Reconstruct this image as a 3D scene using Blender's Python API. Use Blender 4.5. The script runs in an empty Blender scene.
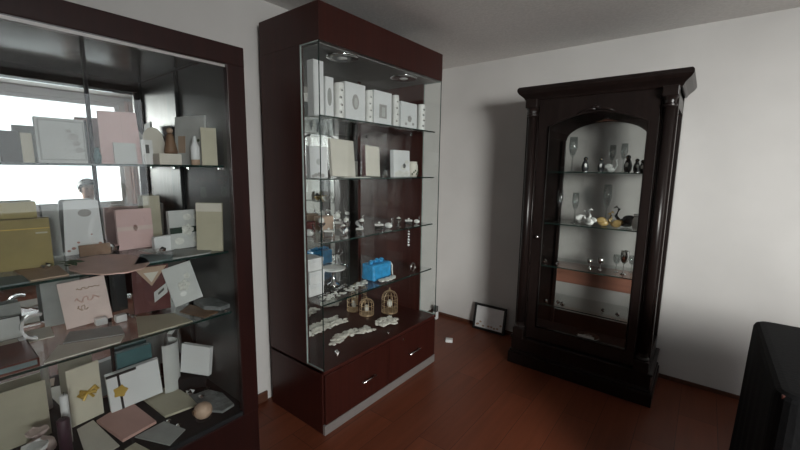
import bpy, bmesh, math, random
from mathutils import Vector, Matrix, Euler
random.seed(7)
PI = math.pi
S = bpy.context.scene
COL = S.collection

# ---------------------------------------------------------------- camera, world, daylight, exposure
cam = bpy.data.cameras.new('camera')
cam.sensor_fit = 'HORIZONTAL'; cam.sensor_width = 36.0
cam.lens = 385.9 / 800 * 36.0
cam.clip_start = 0.02
camo = bpy.data.objects.new('camera', cam); COL.objects.link(camo)
_R = Vector((0.7834066, 0.62137922, 0.01272637)); _U = Vector((-0.09916125, 0.10475132, 0.98954242))
_F = Vector((-0.613548, 0.77647603, -0.14367961))
m3 = Matrix((_R, _U, -_F)).transposed()
camo.matrix_world = Matrix.Translation((0, 0, 1.5)) @ m3.to_4x4()
S.camera = camo

W = bpy.data.worlds.new('world'); S.world = W; W.use_nodes = True
W.node_tree.nodes['Background'].inputs[0].default_value = (0.92, 0.96, 1.0, 1)
W.node_tree.nodes['Background'].inputs[1].default_value = 3.6

# daylight through the window in the right wall
WX = 2.5; WY0, WY1, WZ0, WZ1 = -1.1, 1.95, 0.94, 2.36
la = bpy.data.lights.new('window_daylight', 'AREA'); la.shape = 'RECTANGLE'
la.size = 1.6; la.size_y = 1.6; la.spread = math.radians(120)
la.energy = 380; la.color = (1.0, 0.985, 0.96)
lo = bpy.data.objects.new('window_daylight', la); COL.objects.link(lo)
lo.location = (4.1, -1.6, 2.2)
lo.rotation_euler = (Vector((-0.3, 3.2, 1.25)) - lo.location).to_track_quat('-Z', 'Z').to_euler()

S.view_settings.view_transform = 'Standard'; S.view_settings.look = 'None'
S.view_settings.exposure = -0.5; S.view_settings.gamma = 1.0; S.view_settings.use_curve_mapping = False
S.cycles.transparent_max_bounces = 32
S.cycles.max_bounces = 10; S.cycles.diffuse_bounces = 5; S.cycles.glossy_bounces = 6

# ---------------------------------------------------------------- materials
def _pr(name):
    m = bpy.data.materials.new(name); m.use_nodes = True
    nt = m.node_tree
    return m, nt, nt.nodes['Principled BSDF']

def mat(name, c, rough=0.5, metal=0.0, var=0.12, scale=14.0, bump=0.0, spec=0.5, coords='Object', c2=None, stretch=(1, 1, 1), coat=0.0):
    m, nt, p = _pr(name)
    tc = nt.nodes.new('ShaderNodeTexCoord'); mp = nt.nodes.new('ShaderNodeMapping'); mp.inputs['Scale'].default_value = stretch
    nz = nt.nodes.new('ShaderNodeTexNoise'); nz.inputs['Scale'].default_value = scale; nz.inputs['Detail'].default_value = 5
    nt.links.new(tc.outputs[coords], mp.inputs[0]); nt.links.new(mp.outputs[0], nz.inputs['Vector'])
    rp = nt.nodes.new('ShaderNodeValToRGB')
    rp.color_ramp.elements[0].position = 0.3; rp.color_ramp.elements[1].position = 0.7
    d = c2 if c2 else tuple(min(1, x * (1 + var)) for x in c)
    a = c if c2 else tuple(x * (1 - var) for x in c)
    rp.color_ramp.elements[0].color = (*a, 1); rp.color_ramp.elements[1].color = (*d, 1)
    nt.links.new(nz.outputs['Fac'], rp.inputs['Fac']); nt.links.new(rp.outputs['Color'], p.inputs['Base Color'])
    p.inputs['Roughness'].default_value = rough; p.inputs['Metallic'].default_value = metal
    p.inputs['Specular IOR Level'].default_value = spec
    p.inputs['Coat Weight'].default_value = coat
    if bump:
        b = nt.nodes.new('ShaderNodeBump'); b.inputs['Strength'].default_value = bump; b.inputs['Distance'].default_value = 0.01
        nt.links.new(nz.outputs['Fac'], b.inputs['Height']); nt.links.new(b.outputs[0], p.inputs['Normal'])
    return m

def wood(name, ca, cb, rough=0.35, axis=2, scale=9.0, spec=0.5, coat=0.0):
    st = [18, 18, 18]; st[axis] = 1.0
    return mat(name, ca, rough, c2=cb, scale=scale * 0.25, stretch=tuple(st), spec=spec, coat=coat)

def pane(name, tint=(0.975, 0.985, 0.98), base=0.035):
    m = bpy.data.materials.new(name); m.use_nodes = True; nt = m.node_tree; nt.nodes.clear()
    o = nt.nodes.new('ShaderNodeOutputMaterial'); mx = nt.nodes.new('ShaderNodeMixShader')
    t = nt.nodes.new('ShaderNodeBsdfTransparent'); g = nt.nodes.new('ShaderNodeBsdfGlossy')
    t.inputs['Color'].default_value = (*tint, 1); g.inputs['Roughness'].default_value = 0.01
    lw = nt.nodes.new('ShaderNodeLayerWeight'); lw.inputs['Blend'].default_value = 0.5
    pw = nt.nodes.new('ShaderNodeMath'); pw.operation = 'POWER'; pw.inputs[1].default_value = 5
    mu = nt.nodes.new('ShaderNodeMath'); mu.operation = 'MULTIPLY_ADD'; mu.inputs[1].default_value = 0.9; mu.inputs[2].default_value = base
    nt.links.new(lw.outputs['Facing'], pw.inputs[0]); nt.links.new(pw.outputs[0], mu.inputs[0])
    nt.links.new(mu.outputs[0], mx.inputs[0]); nt.links.new(t.outputs[0], mx.inputs[1]); nt.links.new(g.outputs[0], mx.inputs[2])
    nt.links.new(mx.outputs[0], o.inputs[0])
    return m

def glassmat(name, c=(0.95, 0.97, 0.97), rough=0.02):
    m, nt, p = _pr(name)
    p.inputs['Base Color'].default_value = (*c, 1); p.inputs['Roughness'].default_value = rough
    p.inputs['Transmission Weight'].default_value = 1.0; p.inputs['IOR'].default_value = 1.5
    return m

def floor_mat():
    m, nt, p = _pr('floor_laminate')
    tc = nt.nodes.new('ShaderNodeTexCoord'); mp = nt.nodes.new('ShaderNodeMapping')
    mp.inputs['Rotation'].default_value = (0, 0, PI / 2)
    nt.links.new(tc.outputs['Object'], mp.inputs[0])
    br = nt.nodes.new('ShaderNodeTexBrick')
    br.inputs['Color1'].default_value = (0.150, 0.044, 0.021, 1); br.inputs['Color2'].default_value = (0.108, 0.031, 0.015, 1)
    br.inputs['Mortar'].default_value = (0.035, 0.010, 0.006, 1)
    br.inputs['Scale'].default_value = 1.0; br.inputs['Mortar Size'].default_value = 0.0015
    br.inputs['Brick Width'].default_value = 1.2; br.inputs['Row Height'].default_value = 0.19; br.offset = 0.37
    nt.links.new(mp.outputs[0], br.inputs['Vector'])
    mp2 = nt.nodes.new('ShaderNodeMapping'); mp2.inputs['Scale'].default_value = (9, 0.8, 1)
    nt.links.new(tc.outputs['Object'], mp2.inputs[0])
    nz = nt.nodes.new('ShaderNodeTexNoise'); nz.inputs['Scale'].default_value = 3.0; nz.inputs['Detail'].default_value = 6
    nt.links.new(mp2.outputs[0], nz.inputs['Vector'])
    mx = nt.nodes.new('ShaderNodeMix'); mx.data_type = 'RGBA'; mx.blend_type = 'MULTIPLY'; mx.inputs[0].default_value = 0.75
    rp = nt.nodes.new('ShaderNodeValToRGB'); rp.color_ramp.elements[0].color = (0.5, 0.45, 0.4, 1); rp.color_ramp.elements[1].color = (1.25, 1.15, 1.1, 1)
    nt.links.new(nz.outputs['Fac'], rp.inputs[0])
    nt.links.new(br.outputs['Color'], mx.inputs[6]); nt.links.new(rp.outputs[0], mx.inputs[7])
    nt.links.new(mx.outputs[2], p.inputs['Base Color'])
    p.inputs['Roughness'].default_value = 0.42; p.inputs['Specular IOR Level'].default_value = 0.28
    return m

M = {}
M['floor'] = floor_mat()
M['wall'] = mat('plaster_wall', (0.52, 0.505, 0.49), 0.85, var=0.04, scale=3, bump=0.0, spec=0.2)
M['ceil'] = mat('textured_ceiling', (0.78, 0.755, 0.73), 0.95, var=0.06, scale=60, bump=0.25, spec=0.1)
M['base_wood'] = wood('baseboard_wood', (0.055, 0.022, 0.013), (0.09, 0.035, 0.02), 0.45, axis=1)
M['mahog'] = wood('mahogany_laminate', (0.025, 0.0058, 0.0042), (0.037, 0.0082, 0.0058), 0.36, spec=0.3)
M['mahog_shaded'] = wood('shaded_mahogany_laminate', (0.014, 0.0042, 0.0038), (0.022, 0.006, 0.005), 0.34, spec=0.3)  # mahogany darkened so the colour carries the shade on post and fascia
M['lining'] = mat('charcoal_lining', (0.045, 0.045, 0.044), 0.35, var=0.1)
M['mahog_in'] = wood('mahogany_inner', (0.032, 0.0075, 0.0055), (0.046, 0.0105, 0.0075), 0.4, spec=0.28)
M['espresso'] = wood('espresso_wood', (0.0085, 0.0055, 0.0050), (0.014, 0.009, 0.008), 0.3, spec=0.3)
M['rail'] = wood('reddish_rail_wood', (0.20, 0.085, 0.058), (0.26, 0.11, 0.075), 0.45, axis=0)
M['mirror'] = mat('mirror_silver', (0.86, 0.87, 0.87), 0.015, 1.0, var=0.01)
M['pane'] = pane('clear_pane')
M['shelf'] = pane('shelf_glass', (0.965, 0.98, 0.975), 0.05)
M['edge'] = mat('green_glass_edge', (0.012, 0.03, 0.026), 0.12, var=0.2)
M['edge_light'] = mat('polished_glass_edge', (0.30, 0.36, 0.34), 0.2, var=0.15)
M['chrome'] = mat('chrome_metal', (0.75, 0.75, 0.75), 0.12, 1.0, var=0.03)
M['alu'] = mat('brushed_aluminium', (0.36, 0.34, 0.33), 0.4, 0.6, var=0.08, scale=30, stretch=(1, 1, 12))
M['bulb'] = mat('frosted_bulb', (0.7, 0.7, 0.68), 0.3)
M['black'] = mat('black_satin', (0.006, 0.006, 0.006), 0.5, var=0.2)
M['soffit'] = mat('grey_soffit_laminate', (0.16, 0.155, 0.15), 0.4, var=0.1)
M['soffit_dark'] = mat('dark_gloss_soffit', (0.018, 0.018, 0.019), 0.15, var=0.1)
M['velvet'] = mat('black_velvet', (0.004, 0.004, 0.005), 0.95, var=0.3, scale=40)
M['leather'] = mat('black_upholstery', (0.004, 0.004, 0.0046), 0.8, var=0.25, scale=90, bump=0.15, spec=0.15)
M['white'] = mat('white_card', (0.72, 0.72, 0.72), 0.6, var=0.04)
M['white2'] = mat('white_gloss_card', (0.70, 0.71, 0.72), 0.3, var=0.03)
M['grayw'] = mat('grey_white_paper', (0.50, 0.51, 0.50), 0.6, var=0.07)
M['gray'] = mat('grey_paper', (0.32, 0.33, 0.32), 0.6, var=0.1)
M['dgray'] = mat('dark_grey_card', (0.07, 0.068, 0.065), 0.6, var=0.15)
M['cream'] = mat('cream_paper', (0.62, 0.58, 0.47), 0.6, var=0.06)
M['ivory'] = mat('ivory_paper', (0.63, 0.60, 0.53), 0.6, var=0.05)
M['beige'] = mat('beige_paper', (0.45, 0.42, 0.32), 0.6, var=0.06)
M['pink'] = mat('pale_pink_paper', (0.66, 0.46, 0.45), 0.55, var=0.05)
M['blush'] = mat('blush_paper', (0.68, 0.54, 0.50), 0.5, var=0.06)
M['salmon'] = mat('salmon_paper', (0.68, 0.46, 0.40), 0.6, var=0.06)
M['rosy'] = mat('dusty_rose_paper', (0.50, 0.30, 0.27), 0.6, var=0.06)
M['olive'] = mat('olive_gold_paper', (0.27, 0.21, 0.07), 0.55, var=0.12)
M['olive2'] = mat('pale_olive_paper', (0.40, 0.33, 0.14), 0.55, var=0.1)
M['gold'] = mat('gold_satin', (0.55, 0.37, 0.08), 0.45, 0.3, var=0.15)
M['goldm'] = mat('antique_gold_metal', (0.56, 0.42, 0.27), 0.35, 0.7, var=0.1)
M['teal'] = mat('teal_card', (0.05, 0.13, 0.14), 0.5, var=0.15)
M['tealg'] = mat('teal_grey_card', (0.15, 0.20, 0.21), 0.55, var=0.15)
M['brown'] = mat('brown_card', (0.19, 0.11, 0.065), 0.6, var=0.12)
M['tan'] = mat('tan_paper', (0.42, 0.30, 0.22), 0.6, var=0.1)
M['wine'] = mat('wine_red_card', (0.085, 0.018, 0.016), 0.42, var=0.15)
M['red'] = mat('red_petals', (0.33, 0.03, 0.03), 0.6, var=0.2)
M['redbook'] = mat('dark_red_cover', (0.10, 0.022, 0.014), 0.4, var=0.15)
M['green'] = mat('dark_green_ribbon', (0.010, 0.028, 0.016), 0.5, var=0.2)
M['leaf'] = mat('leaf_green', (0.05, 0.08, 0.035), 0.6, var=0.3)
M['purple'] = mat('dark_purple_wax', (0.045, 0.018, 0.03), 0.5, var=0.1)
M['blue'] = mat('sky_blue_gift_wrap', (0.04, 0.29, 0.58), 0.3, var=0.25, scale=22, bump=0.4)
M['lace'] = mat('white_lace', (0.66, 0.66, 0.62), 0.8, var=0.12, scale=70, bump=0.5)
M['feather'] = mat('off_white_feather', (0.66, 0.63, 0.57), 0.85, var=0.12, scale=50)
M['mesh'] = mat('grey_organza', (0.17, 0.18, 0.18), 0.5, var=0.3, scale=50)
M['crystal'] = pane('clear_crystal', (0.90, 0.92, 0.92), 0.14)
M['silver'] = mat('polished_silver', (0.80, 0.80, 0.80), 0.1, 1.0, var=0.05)
M['satin'] = mat('satin_acrylic', (0.85, 0.85, 0.85), 0.22, 0.5, var=0.03)
M['pearl'] = mat('pearl_white_glaze', (0.72, 0.72, 0.70), 0.2, var=0.05)
M['slate'] = mat('slate_glaze', (0.035, 0.037, 0.04), 0.2, var=0.2)
M['amber'] = mat('amber_glaze', (0.36, 0.25, 0.10), 0.25, var=0.15)
M['curio_back'] = mat('pale_grey_back_panel', (0.34, 0.33, 0.315), 0.35, var=0.05)
M['skin'] = mat('skin', (0.46, 0.29, 0.22), 0.55, var=0.05)
M['hair'] = mat('dark_brown_hair', (0.012, 0.008, 0.007), 0.5, var=0.2, scale=60)
M['shirt'] = mat('pale_grey_cotton', (0.50, 0.50, 0.52), 0.85, var=0.05)
M['denim'] = mat('dark_blue_denim', (0.03, 0.04, 0.07), 0.85, var=0.1)
M['upvc'] = mat('white_window_frame', (0.65, 0.65, 0.66), 0.4, var=0.03)
M['curtain'] = mat('dusty_pink_curtain', (0.55, 0.36, 0.31), 0.9, var=0.1)
M['bluegray'] = mat('blue_grey_paint', (0.14, 0.16, 0.18), 0.6, var=0.05)
M['hutch'] = wood('dark_red_hutch_wood', (0.045, 0.014, 0.011), (0.065, 0.02, 0.015), 0.4)
M['emboss'] = mat('grey_embossing', (0.36, 0.35, 0.34), 0.5, var=0.15, scale=40)
M['rust'] = mat('rust_print', (0.40, 0.22, 0.19), 0.6, var=0.1)
M['ink'] = mat('dark_print', (0.06, 0.055, 0.05), 0.6, var=0.1)
M['plastic'] = mat('white_plastic', (0.60, 0.61, 0.60), 0.4, var=0.03)

# ---------------------------------------------------------------- mesh helpers
def B(): return bmesh.new()

def bx(bm, x0, x1, y0, y1, z0, z1, bev=0.0, mtx=None):
    r = bmesh.ops.create_cube(bm, size=1.0)
    vs = r['verts']
    for v in vs:
        v.co = Vector((x0 + (v.co.x + .5) * (x1 - x0), y0 + (v.co.y + .5) * (y1 - y0), z0 + (v.co.z + .5) * (z1 - z0)))
    if bev > 0:
        es = list({e for v in vs for e in v.link_edges})
        rr = bmesh.ops.bevel(bm, geom=es, offset=bev, segments=2, affect='EDGES', profile=0.5)
        vs = list({v for f in rr['faces'] for v in f.verts} | {v for v in vs if v.is_valid})
    if mtx is not None:
        for v in vs: v.co = mtx @ v.co
    return bm

def lathe(bm, prof, c=(0, 0, 0), seg=16, mtx=None, a0=0.0, a1=2 * PI):
    full = abs(a1 - a0 - 2 * PI) < 1e-6
    rings = []
    n = seg if full else seg + 1
    for r, z in prof:
        ring = []
        for i in range(n):
            a = a0 + (a1 - a0) * i / seg
            co = Vector((c[0] + r * math.cos(a), c[1] + r * math.sin(a), c[2] + z))
            ring.append(bm.verts.new(mtx @ co if mtx is not None else co))
        rings.append(ring)
    for k in range(len(rings) - 1):
        for i in range(n if full else n - 1):
            j = (i + 1) % n
            bm.faces.new((rings[k][i], rings[k][j], rings[k + 1][j], rings[k + 1][i]))
    if prof[0][0] > 1e-6: bm.faces.new(list(reversed(rings[0])))
    if prof[-1][0] > 1e-6: bm.faces.new(rings[-1])
    return bm

def tube(bm, pts, r, seg=8):
    pts = [Vector(p) for p in pts]; rings = []
    rs = r if isinstance(r, (list, tuple)) else [r] * len(pts)
    for i, p in enumerate(pts):
        t = (pts[min(i + 1, len(pts) - 1)] - pts[max(i - 1, 0)]).normalized()
        a = t.cross(Vector((0, 0, 1)))
        if a.length < 1e-3: a = t.cross(Vector((1, 0, 0)))
        a.normalize(); b = t.cross(a)
        rings.append([bm.verts.new(p + (a * math.cos(2 * PI * k / seg) + b * math.sin(2 * PI * k / seg)) * rs[i]) for k in range(seg)])
    for k in range(len(rings) - 1):
        for i in range(seg):
            j = (i + 1) % seg
            bm.faces.new((rings[k][i], rings[k][j], rings[k + 1][j], rings[k + 1][i]))
    bm.faces.new(list(reversed(rings[0]))); bm.faces.new(rings[-1])
    return bm

def prism(bm, poly, y0, y1, mtx=None):
    """outline in (x, z), thickness along y"""
    f = [bm.verts.new(Vector((x, y0, z))) for x, z in poly]; b = [bm.verts.new(Vector((x, y1, z))) for x, z in poly]
    n = len(poly)
    bm.faces.new(f); bm.faces.new(list(reversed(b)))
    for i in range(n):
        j = (i + 1) % n
        bm.faces.new((f[j], f[i], b[i], b[j]))
    if mtx is not None:
        for v in f + b: v.co = mtx @ v.co
    return bm

def slab(bm, poly, z0, z1):
    """outline in (x, y), thickness along z"""
    return prism(bm, [(x, y) for x, y in poly], -z1, -z0, Matrix(((1, 0, 0, 0), (0, 0, 1, 0), (0, -1, 0, 0), (0, 0, 0, 1))))

def ball(bm, c, r, sub=2, sc=(1, 1, 1), mtx=None):
    q = bmesh.ops.create_icosphere(bm, subdivisions=sub, radius=1.0)
    for v in q['verts']:
        co = Vector((c[0] + v.co.x * r * sc[0], c[1] + v.co.y * r * sc[1], c[2] + v.co.z * r * sc[2]))
        v.co = mtx @ co if mtx is not None else co
    return bm

def obj(name, bm, m, parent=None, smooth=False, loc=None, rot=None):
    me = bpy.data.meshes.new(name)
    bmesh.ops.recalc_face_normals(bm, faces=bm.faces)
    bm.to_mesh(me); bm.free()
    me.materials.append(M[m] if isinstance(m, str) else m)
    if smooth:
        for p in me.polygons: p.use_smooth = True
    o = bpy.data.objects.new(name, me); COL.objects.link(o)
    if parent: o.parent = parent
    if loc: o.location = loc
    if rot: o.rotation_euler = rot
    return o

def tag(o, label, cat, group=None):
    o['label'] = label; o['category'] = cat
    if group: o['group'] = group
    return o

def thing(name, label, cat, loc=(0, 0, 0), rot=(0, 0, 0), group=None):
    o = bpy.data.objects.new(name, None); COL.objects.link(o)
    o.empty_display_size = 0.05
    o.location = loc; o.rotation_euler = rot
    return tag(o, label, cat, group)

def struct(name, bm, m, parent=None):
    o = obj(name, bm, m, parent)
    if parent is None: o['kind'] = 'structure'
    return o

def dup(root, loc, rot, label, group=None, scale=None):
    r = root.copy(); COL.objects.link(r); r.location = loc; r.rotation_euler = rot
    if scale: r.scale = scale
    r['label'] = label
    if group: r['group'] = group
    for ch in list(root.children):
        c = ch.copy(); COL.objects.link(c); c.parent = r
        for g in list(ch.children):
            d = g.copy(); COL.objects.link(d); d.parent = c
    return r

# ---------------------------------------------------------------- the room
LX, RX, BY, FY, H = -2.117, WX, 3.297, -2.5, 2.455
b = B(); bx(b, LX - .12, RX + .2, FY - .12, BY + .12, -.1, 0); struct('floor', b, 'floor')
b = B(); bx(b, LX - .12, RX + .2, FY - .12, BY + .12, H, H + .1); struct('ceiling', b, 'ceil')
b = B(); bx(b, LX - .12, LX, FY - .12, BY + .12, 0, H); struct('wall_left', b, 'wall')
b = B(); bx(b, LX, RX, BY, BY + .12, 0, H); struct('wall_back', b, 'wall')
b = B(); bx(b, LX, RX, FY - .12, FY, 0, H); struct('wall_front', b, 'wall')
b = B()
bx(b, RX, RX + .12, FY, WY0, 0, H); bx(b, RX, RX + .12, WY1, BY, 0, H)
bx(b, RX, RX + .12, WY0, WY1, 0, WZ0); bx(b, RX, RX + .12, WY0, WY1, WZ1, H)
struct('wall_right', b, 'wall')
# baseboards
b = B(); bx(b, LX, LX + .014, 0.915, 1.30, 0, .065, .003); bx(b, LX, LX + .014, 2.44, BY, 0, .065, .003)
bx(b, LX, LX + .014, FY, -1.02, 0, .065, .003)
struct('baseboard_left', b, 'base_wood')
b = B(); bx(b, LX + .014, RX, BY - .012, BY, 0, .03, .003); struct('baseboard_back', b, 'base_wood')
# window
win = B(); f = .05
bx(win, RX + .03, RX + .09, WY0, WY1, WZ0, WZ0 + f); bx(win, RX + .03, RX + .09, WY0, WY1, WZ1 - f, WZ1)
bx(win, RX + .03, RX + .09, WY0, WY0 + f, WZ0 + f, WZ1 - f); bx(win, RX + .03, RX + .09, WY1 - f, WY1, WZ0 + f, WZ1 - f)
bx(win, RX + .035, RX + .085, .40, .45, WZ0 + f, WZ1 - f)
w = struct('window_1', win, 'upvc')
b = B(); bx(b, RX + .055, RX + .061, WY0 + f, WY1 - f, WZ0 + f, WZ1 - f); obj('window_pane', b, 'pane', w)
b = B(); bx(b, RX - .03, RX + .03, WY0 - .03, WY1 + .03, WZ0 - .03, WZ0, .004); obj('window_sill', b, 'upvc', w)

# ================================================================ left display cabinet
lc = thing('display_cabinet', 'wide dark mahogany display cabinet crammed with cards and gift boxes at the far left', 'display cabinet', (-1.83, 0, 0))
def L(name, bm, m, parent=None, **k):
    o = obj(name, bm, m, parent or lc, **k)
    if parent is None: o.location = (1.83, 0, 0)
    return o
A0, A1 = -1.0, 0.905
LB, LF = LX + .002, -1.55
DK = 0.40
b = B(); bx(b, LB, LF, A0, A1, 0.06, DK - .02, .003); L('base_body', b, 'mahog_shaded')
b = B(); bx(b, LB, LF - .03, A0 + .01, A1 - .01, 0, .06); L('plinth', b, 'black')
b = B(); bx(b, LB, LF - .004, A0 + .04, A1 - .04, DK - .02, DK, .002); L('deck', b, 'velvet')
b = B(); bx(b, LB, LF, A1 - .04, A1, DK - .02, 1.968, .002); L('side_panel', b, 'mahog_in')
b = B(); bx(b, LB, LF, A0, A0 + .04, DK - .02, 1.968, .002); L('side_panel', b, 'mahog_in')
b = B(); bx(b, LF - .025, LF + .004, A1 - .075, A1, DK - .02, 1.91, .002); L('front_post', b, 'mahog_shaded')
b = B(); bx(b, LB, LF, A0, A1, 1.968, 1.98, .002); L('top_panel', b, 'mahog_shaded')
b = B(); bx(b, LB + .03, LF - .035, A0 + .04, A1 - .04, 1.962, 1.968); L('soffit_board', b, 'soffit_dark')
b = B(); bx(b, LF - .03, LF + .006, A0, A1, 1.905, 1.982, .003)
L('fascia', b, 'mahog_shaded')
for y0, y1 in ((A0 + .04, -.25), (-.245, .495), (.50, A1 - .04)):
    b = B(); bx(b, -2.082, -2.076, y0, y1, DK, 1.962); L('back_mirror', b, 'mirror')
for y in (-.2475, .4975):
    b = B(); bx(b, -2.078, -2.066, y - .006, y + .006, DK, 1.962); L('mirror_strip', b, 'velvet')
b = B(); bx(b, -2.074, -1.60, A1 - .045, A1 - .041, DK, 1.955); L('side_lining', b, 'lining')
b = B(); bx(b, -2.074, -2.062, A1 - .056, A1 - .046, DK, 1.955); L('corner_strip', b, 'velvet')
b = B(); bx(b, -1.608, -1.596, A1 - .052, A1 - .044, DK, 1.955); L('edge_strip', b, 'black')
b = B(); bx(b, LF - .022, LF - .004, A0 + .04, A1 - .075, 1.893, 1.905); L('door_track', b, 'chrome')
SHZ = (1.505, 1.13, 0.85)
for z in SHZ:
    b = B(); bx(b, -2.065, -1.640, A0 + .05, A1 - .06, z - .008, z); s = L('glass_shelf', b, 'shelf')
    b = B(); bx(b, -1.640, -1.637, A0 + .05, A1 - .06, z - .008, z); obj('polished_edge', b, 'edge', s)
    for (px, py) in ((-2.0, A1 - .055), (-1.70, A1 - .055)):
        b = B(); bx(b, px - .008, px + .008, py - .004, py + .010, z - .02, z - .008, .002); obj('shelf_pin', b, 'chrome', s)
for y0, y1, xo in ((A0 + .04, -.10, 0), (-.13, A1 - .075, .008)):
    b = B(); bx(b, LF - .020 + xo, LF - .016 + xo, y0, y1, DK, 1.893); L('glass_door', b, 'pane')

# ---- cards and gifts: local X runs along the front, local -Y faces the viewer, Z up
def frame_of(A, Bp, z, lean):
    yaw = math.atan2(Bp[1] - A[1], Bp[0] - A[0]); wdt = math.hypot(Bp[0] - A[0], Bp[1] - A[1])
    return (A[0], A[1], z), (math.radians(-lean), 0, yaw), wdt

def rect(w, h): return [(0, 0), (w, 0), (w, h), (0, h)]

def card(name, label, cat, A, Bp, z, h, m, t=.006, lean=6, tilt=0.0, group=None, poly=None, extras=()):
    """a standing card; extras = (part, material, fn(bm, w, h)) laid on its front face"""
    loc, rot, w = frame_of(A, Bp, z, lean)
    pl = [(x * w, y * h) for x, y in poly] if poly else rect(w, h)
    if tilt:
        a = math.radians(tilt); ca, sa = math.cos(a), math.sin(a)
        pl = [(x * ca - y * sa, x * sa + y * ca) for x, y in pl]
        mz = min(p[1] for p in pl); pl = [(x, y - mz) for x, y in pl]
    b = B(); prism(b, pl, -t, 0)
    if not extras:
        o = obj(name, b, m, None, loc=loc, rot=rot)
        return tag(o, label, cat, group)
    r = thing(name, label, cat, loc, rot, group)
    obj('panel', b, m, r)
    for pn, pm, fn in extras:
        b = B(); fn(b, w, h, -t)
        o = obj(pn, b, pm, r)
        if tilt: 
            a = math.radians(tilt); ca, sa = math.cos(a), math.sin(a)
            mz = min(0, w * sa)
            o.matrix_local = Matrix.Translation((0, 0, -mz)) @ Matrix.Rotation(-a, 4, 'Y')
    return r

def flat(name, label, cat, pts, z, m, t=.004, group=None, wob=0):
    """a card lying on a shelf, outline given on the shelf"""
    cx = sum(p[0] for p in pts) / len(pts); cy = sum(p[1] for p in pts) / len(pts)
    b = B(); slab(b, [(p[0] - cx, p[1] - cy) for p in pts], 0, t)
    o = obj(name, b, m, None, loc=(cx, cy, z))
    return tag(o, label, cat, group)

def fx_rect(x0, x1, z0, z1, t=.002):
    return lambda b, w, h, y: bx(b, x0 * w, x1 * w, y - t, y, z0 * h, z1 * h)
def fx_ellipse(cx, cz, rx, rz, t=.002, n=20):
    return lambda b, w, h, y: prism(b, [(cx * w + rx * w * math.cos(2 * PI * i / n), cz * h + rz * h * math.sin(2 * PI * i / n)) for i in range(n)], y - t, y)
def fx_ring(x0, x1, z0, z1, th, t=.002):
    def fn(b, w, h, y):
        q = th * w
        bx(b, x0 * w, x1 * w, y - t, y, z0 * h, z0 * h + q); bx(b, x0 * w, x1 * w, y - t, y, z1 * h - q, z1 * h)
        bx(b, x0 * w, x0 * w + q, y - t, y, z0 * h + q, z1 * h - q); bx(b, x1 * w - q, x1 * w, y - t, y, z0 * h + q, z1 * h - q)
    return fn
def fx_rose(cx, cz, r):
    def fn(b, w, h, y):
        for k in range(3):
            n = 5 - k; rr = r * (1 - .28 * k)
            for i in range(n):
                a = 2 * PI * i / n + k * .6
                ball(b, (cx * w + math.cos(a) * rr * .55, y - .004 - .005 * k, cz * h + math.sin(a) * rr * .55), rr * .55, 1, (1, .45, 1))
        ball(b, (cx * w, y - .016, cz * h), r * .3, 1)
    return fn
def fx_bow(cx, cz, r, th=.004):
    def fn(b, w, h, y):
        for s in (-1, 1):
            tube(b, [(cx * w, y - .006, cz * h), (cx * w + s * r, y - .012, cz * h + r * .55), (cx * w + s * r * 1.2, y - .012, cz * h), (cx * w + s * r, y - .012, cz * h - r * .35), (cx * w, y - .006, cz * h)], [r * .18, r * .32, r * .36, r * .32, r * .18], 6)
            tube(b, [(cx * w, y - .006, cz * h), (cx * w + s * r * .7, y - .008, cz * h - r * 1.1)], [r * .18, r * .22], 6)
        ball(b, (cx * w, y - .012, cz * h), r * .3, 1)
    return fn
def fx_star(cx, cz, r, th=.006, n=5):
    return lambda b, w, h, y: prism(b, [(cx * w + (r if i % 2 == 0 else r * .72) * math.cos(PI * i / n), cz * h + (r if i % 2 == 0 else r * .72) * math.sin(PI * i / n)) for i in range(2 * n)], y - th, y)
def fx_script(x0, x1, z, n=6, amp=.035, r=.0022):
    def fn(b, w, h, y):
        pts = []
        for i in range(n * 6 + 1):
            u = i / (n * 6)
            pts.append((w * (x0 + (x1 - x0) * u) + .004 * math.sin(i * 1.7), y - .001, h * (z + amp * math.sin(i * PI / 3) + .3 * amp * math.sin(i * .9))))
        tube(b, pts, r, 5)
    return fn
def fx_spots(L_, r):
    return lambda b, w, h, y: [prism(b, [(cx * w + q * r * math.cos(2 * PI * i / 9), cz * h + q * r * math.sin(2 * PI * i / 9) * .8) for i in range(9)], y - .0015, y) for cx, cz, q in L_]

# ---------------- top shelf
Z = 1.505
card('photo_album', 'grey embossed album with a dark spine on the top shelf of the left cabinet', 'album', (-1.85, .285), (-1.85, .43), Z, .158, 'grayw', t=.022, lean=3,
     extras=(('cover_border', 'gray', fx_ring(.04, .93, .06, .95, .03)), ('embossed_motif', 'emboss', fx_spots([(.7, .6, 1.2), (.75, .45, .9), (.62, .72, .7), (.8, .3, 1)], .013)), ('spine', 'black', fx_rect(.945, 1.0, 0, 1, .003))))
card('invitation_card', 'narrow dark card on the top shelf beside the grey album', 'card', (-1.93, .205), (-1.93, .258), Z, .11, 'dgray', lean=4)
card('invitation_card', 'narrow cream card between the dark card and the grey album', 'card', (-1.92, .258), (-1.92, .288), Z, .105, 'cream', lean=4)
card('invitation_card', 'grey card half hidden at the far left of the top shelf', 'card', (-1.90, .13), (-1.90, .20), Z, .095, 'gray', lean=4)
card('invitation_card', 'large pale pink card standing on the top shelf', 'card', (-1.90, .480), (-1.90, .625), Z, .213, 'pink', t=.008, lean=3, poly=[(0, 0), (1, 0), (.93, 1), (.02, .97)],
     extras=(('fold_line', 'blush', fx_rect(.55, .56, 0, .97, .001)),))
card('place_card', 'small grey white card leaning in front of the large pale pink card', 'card', (-1.76, .487), (-1.76, .560), Z, .08, 'grayw', lean=5)
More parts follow.
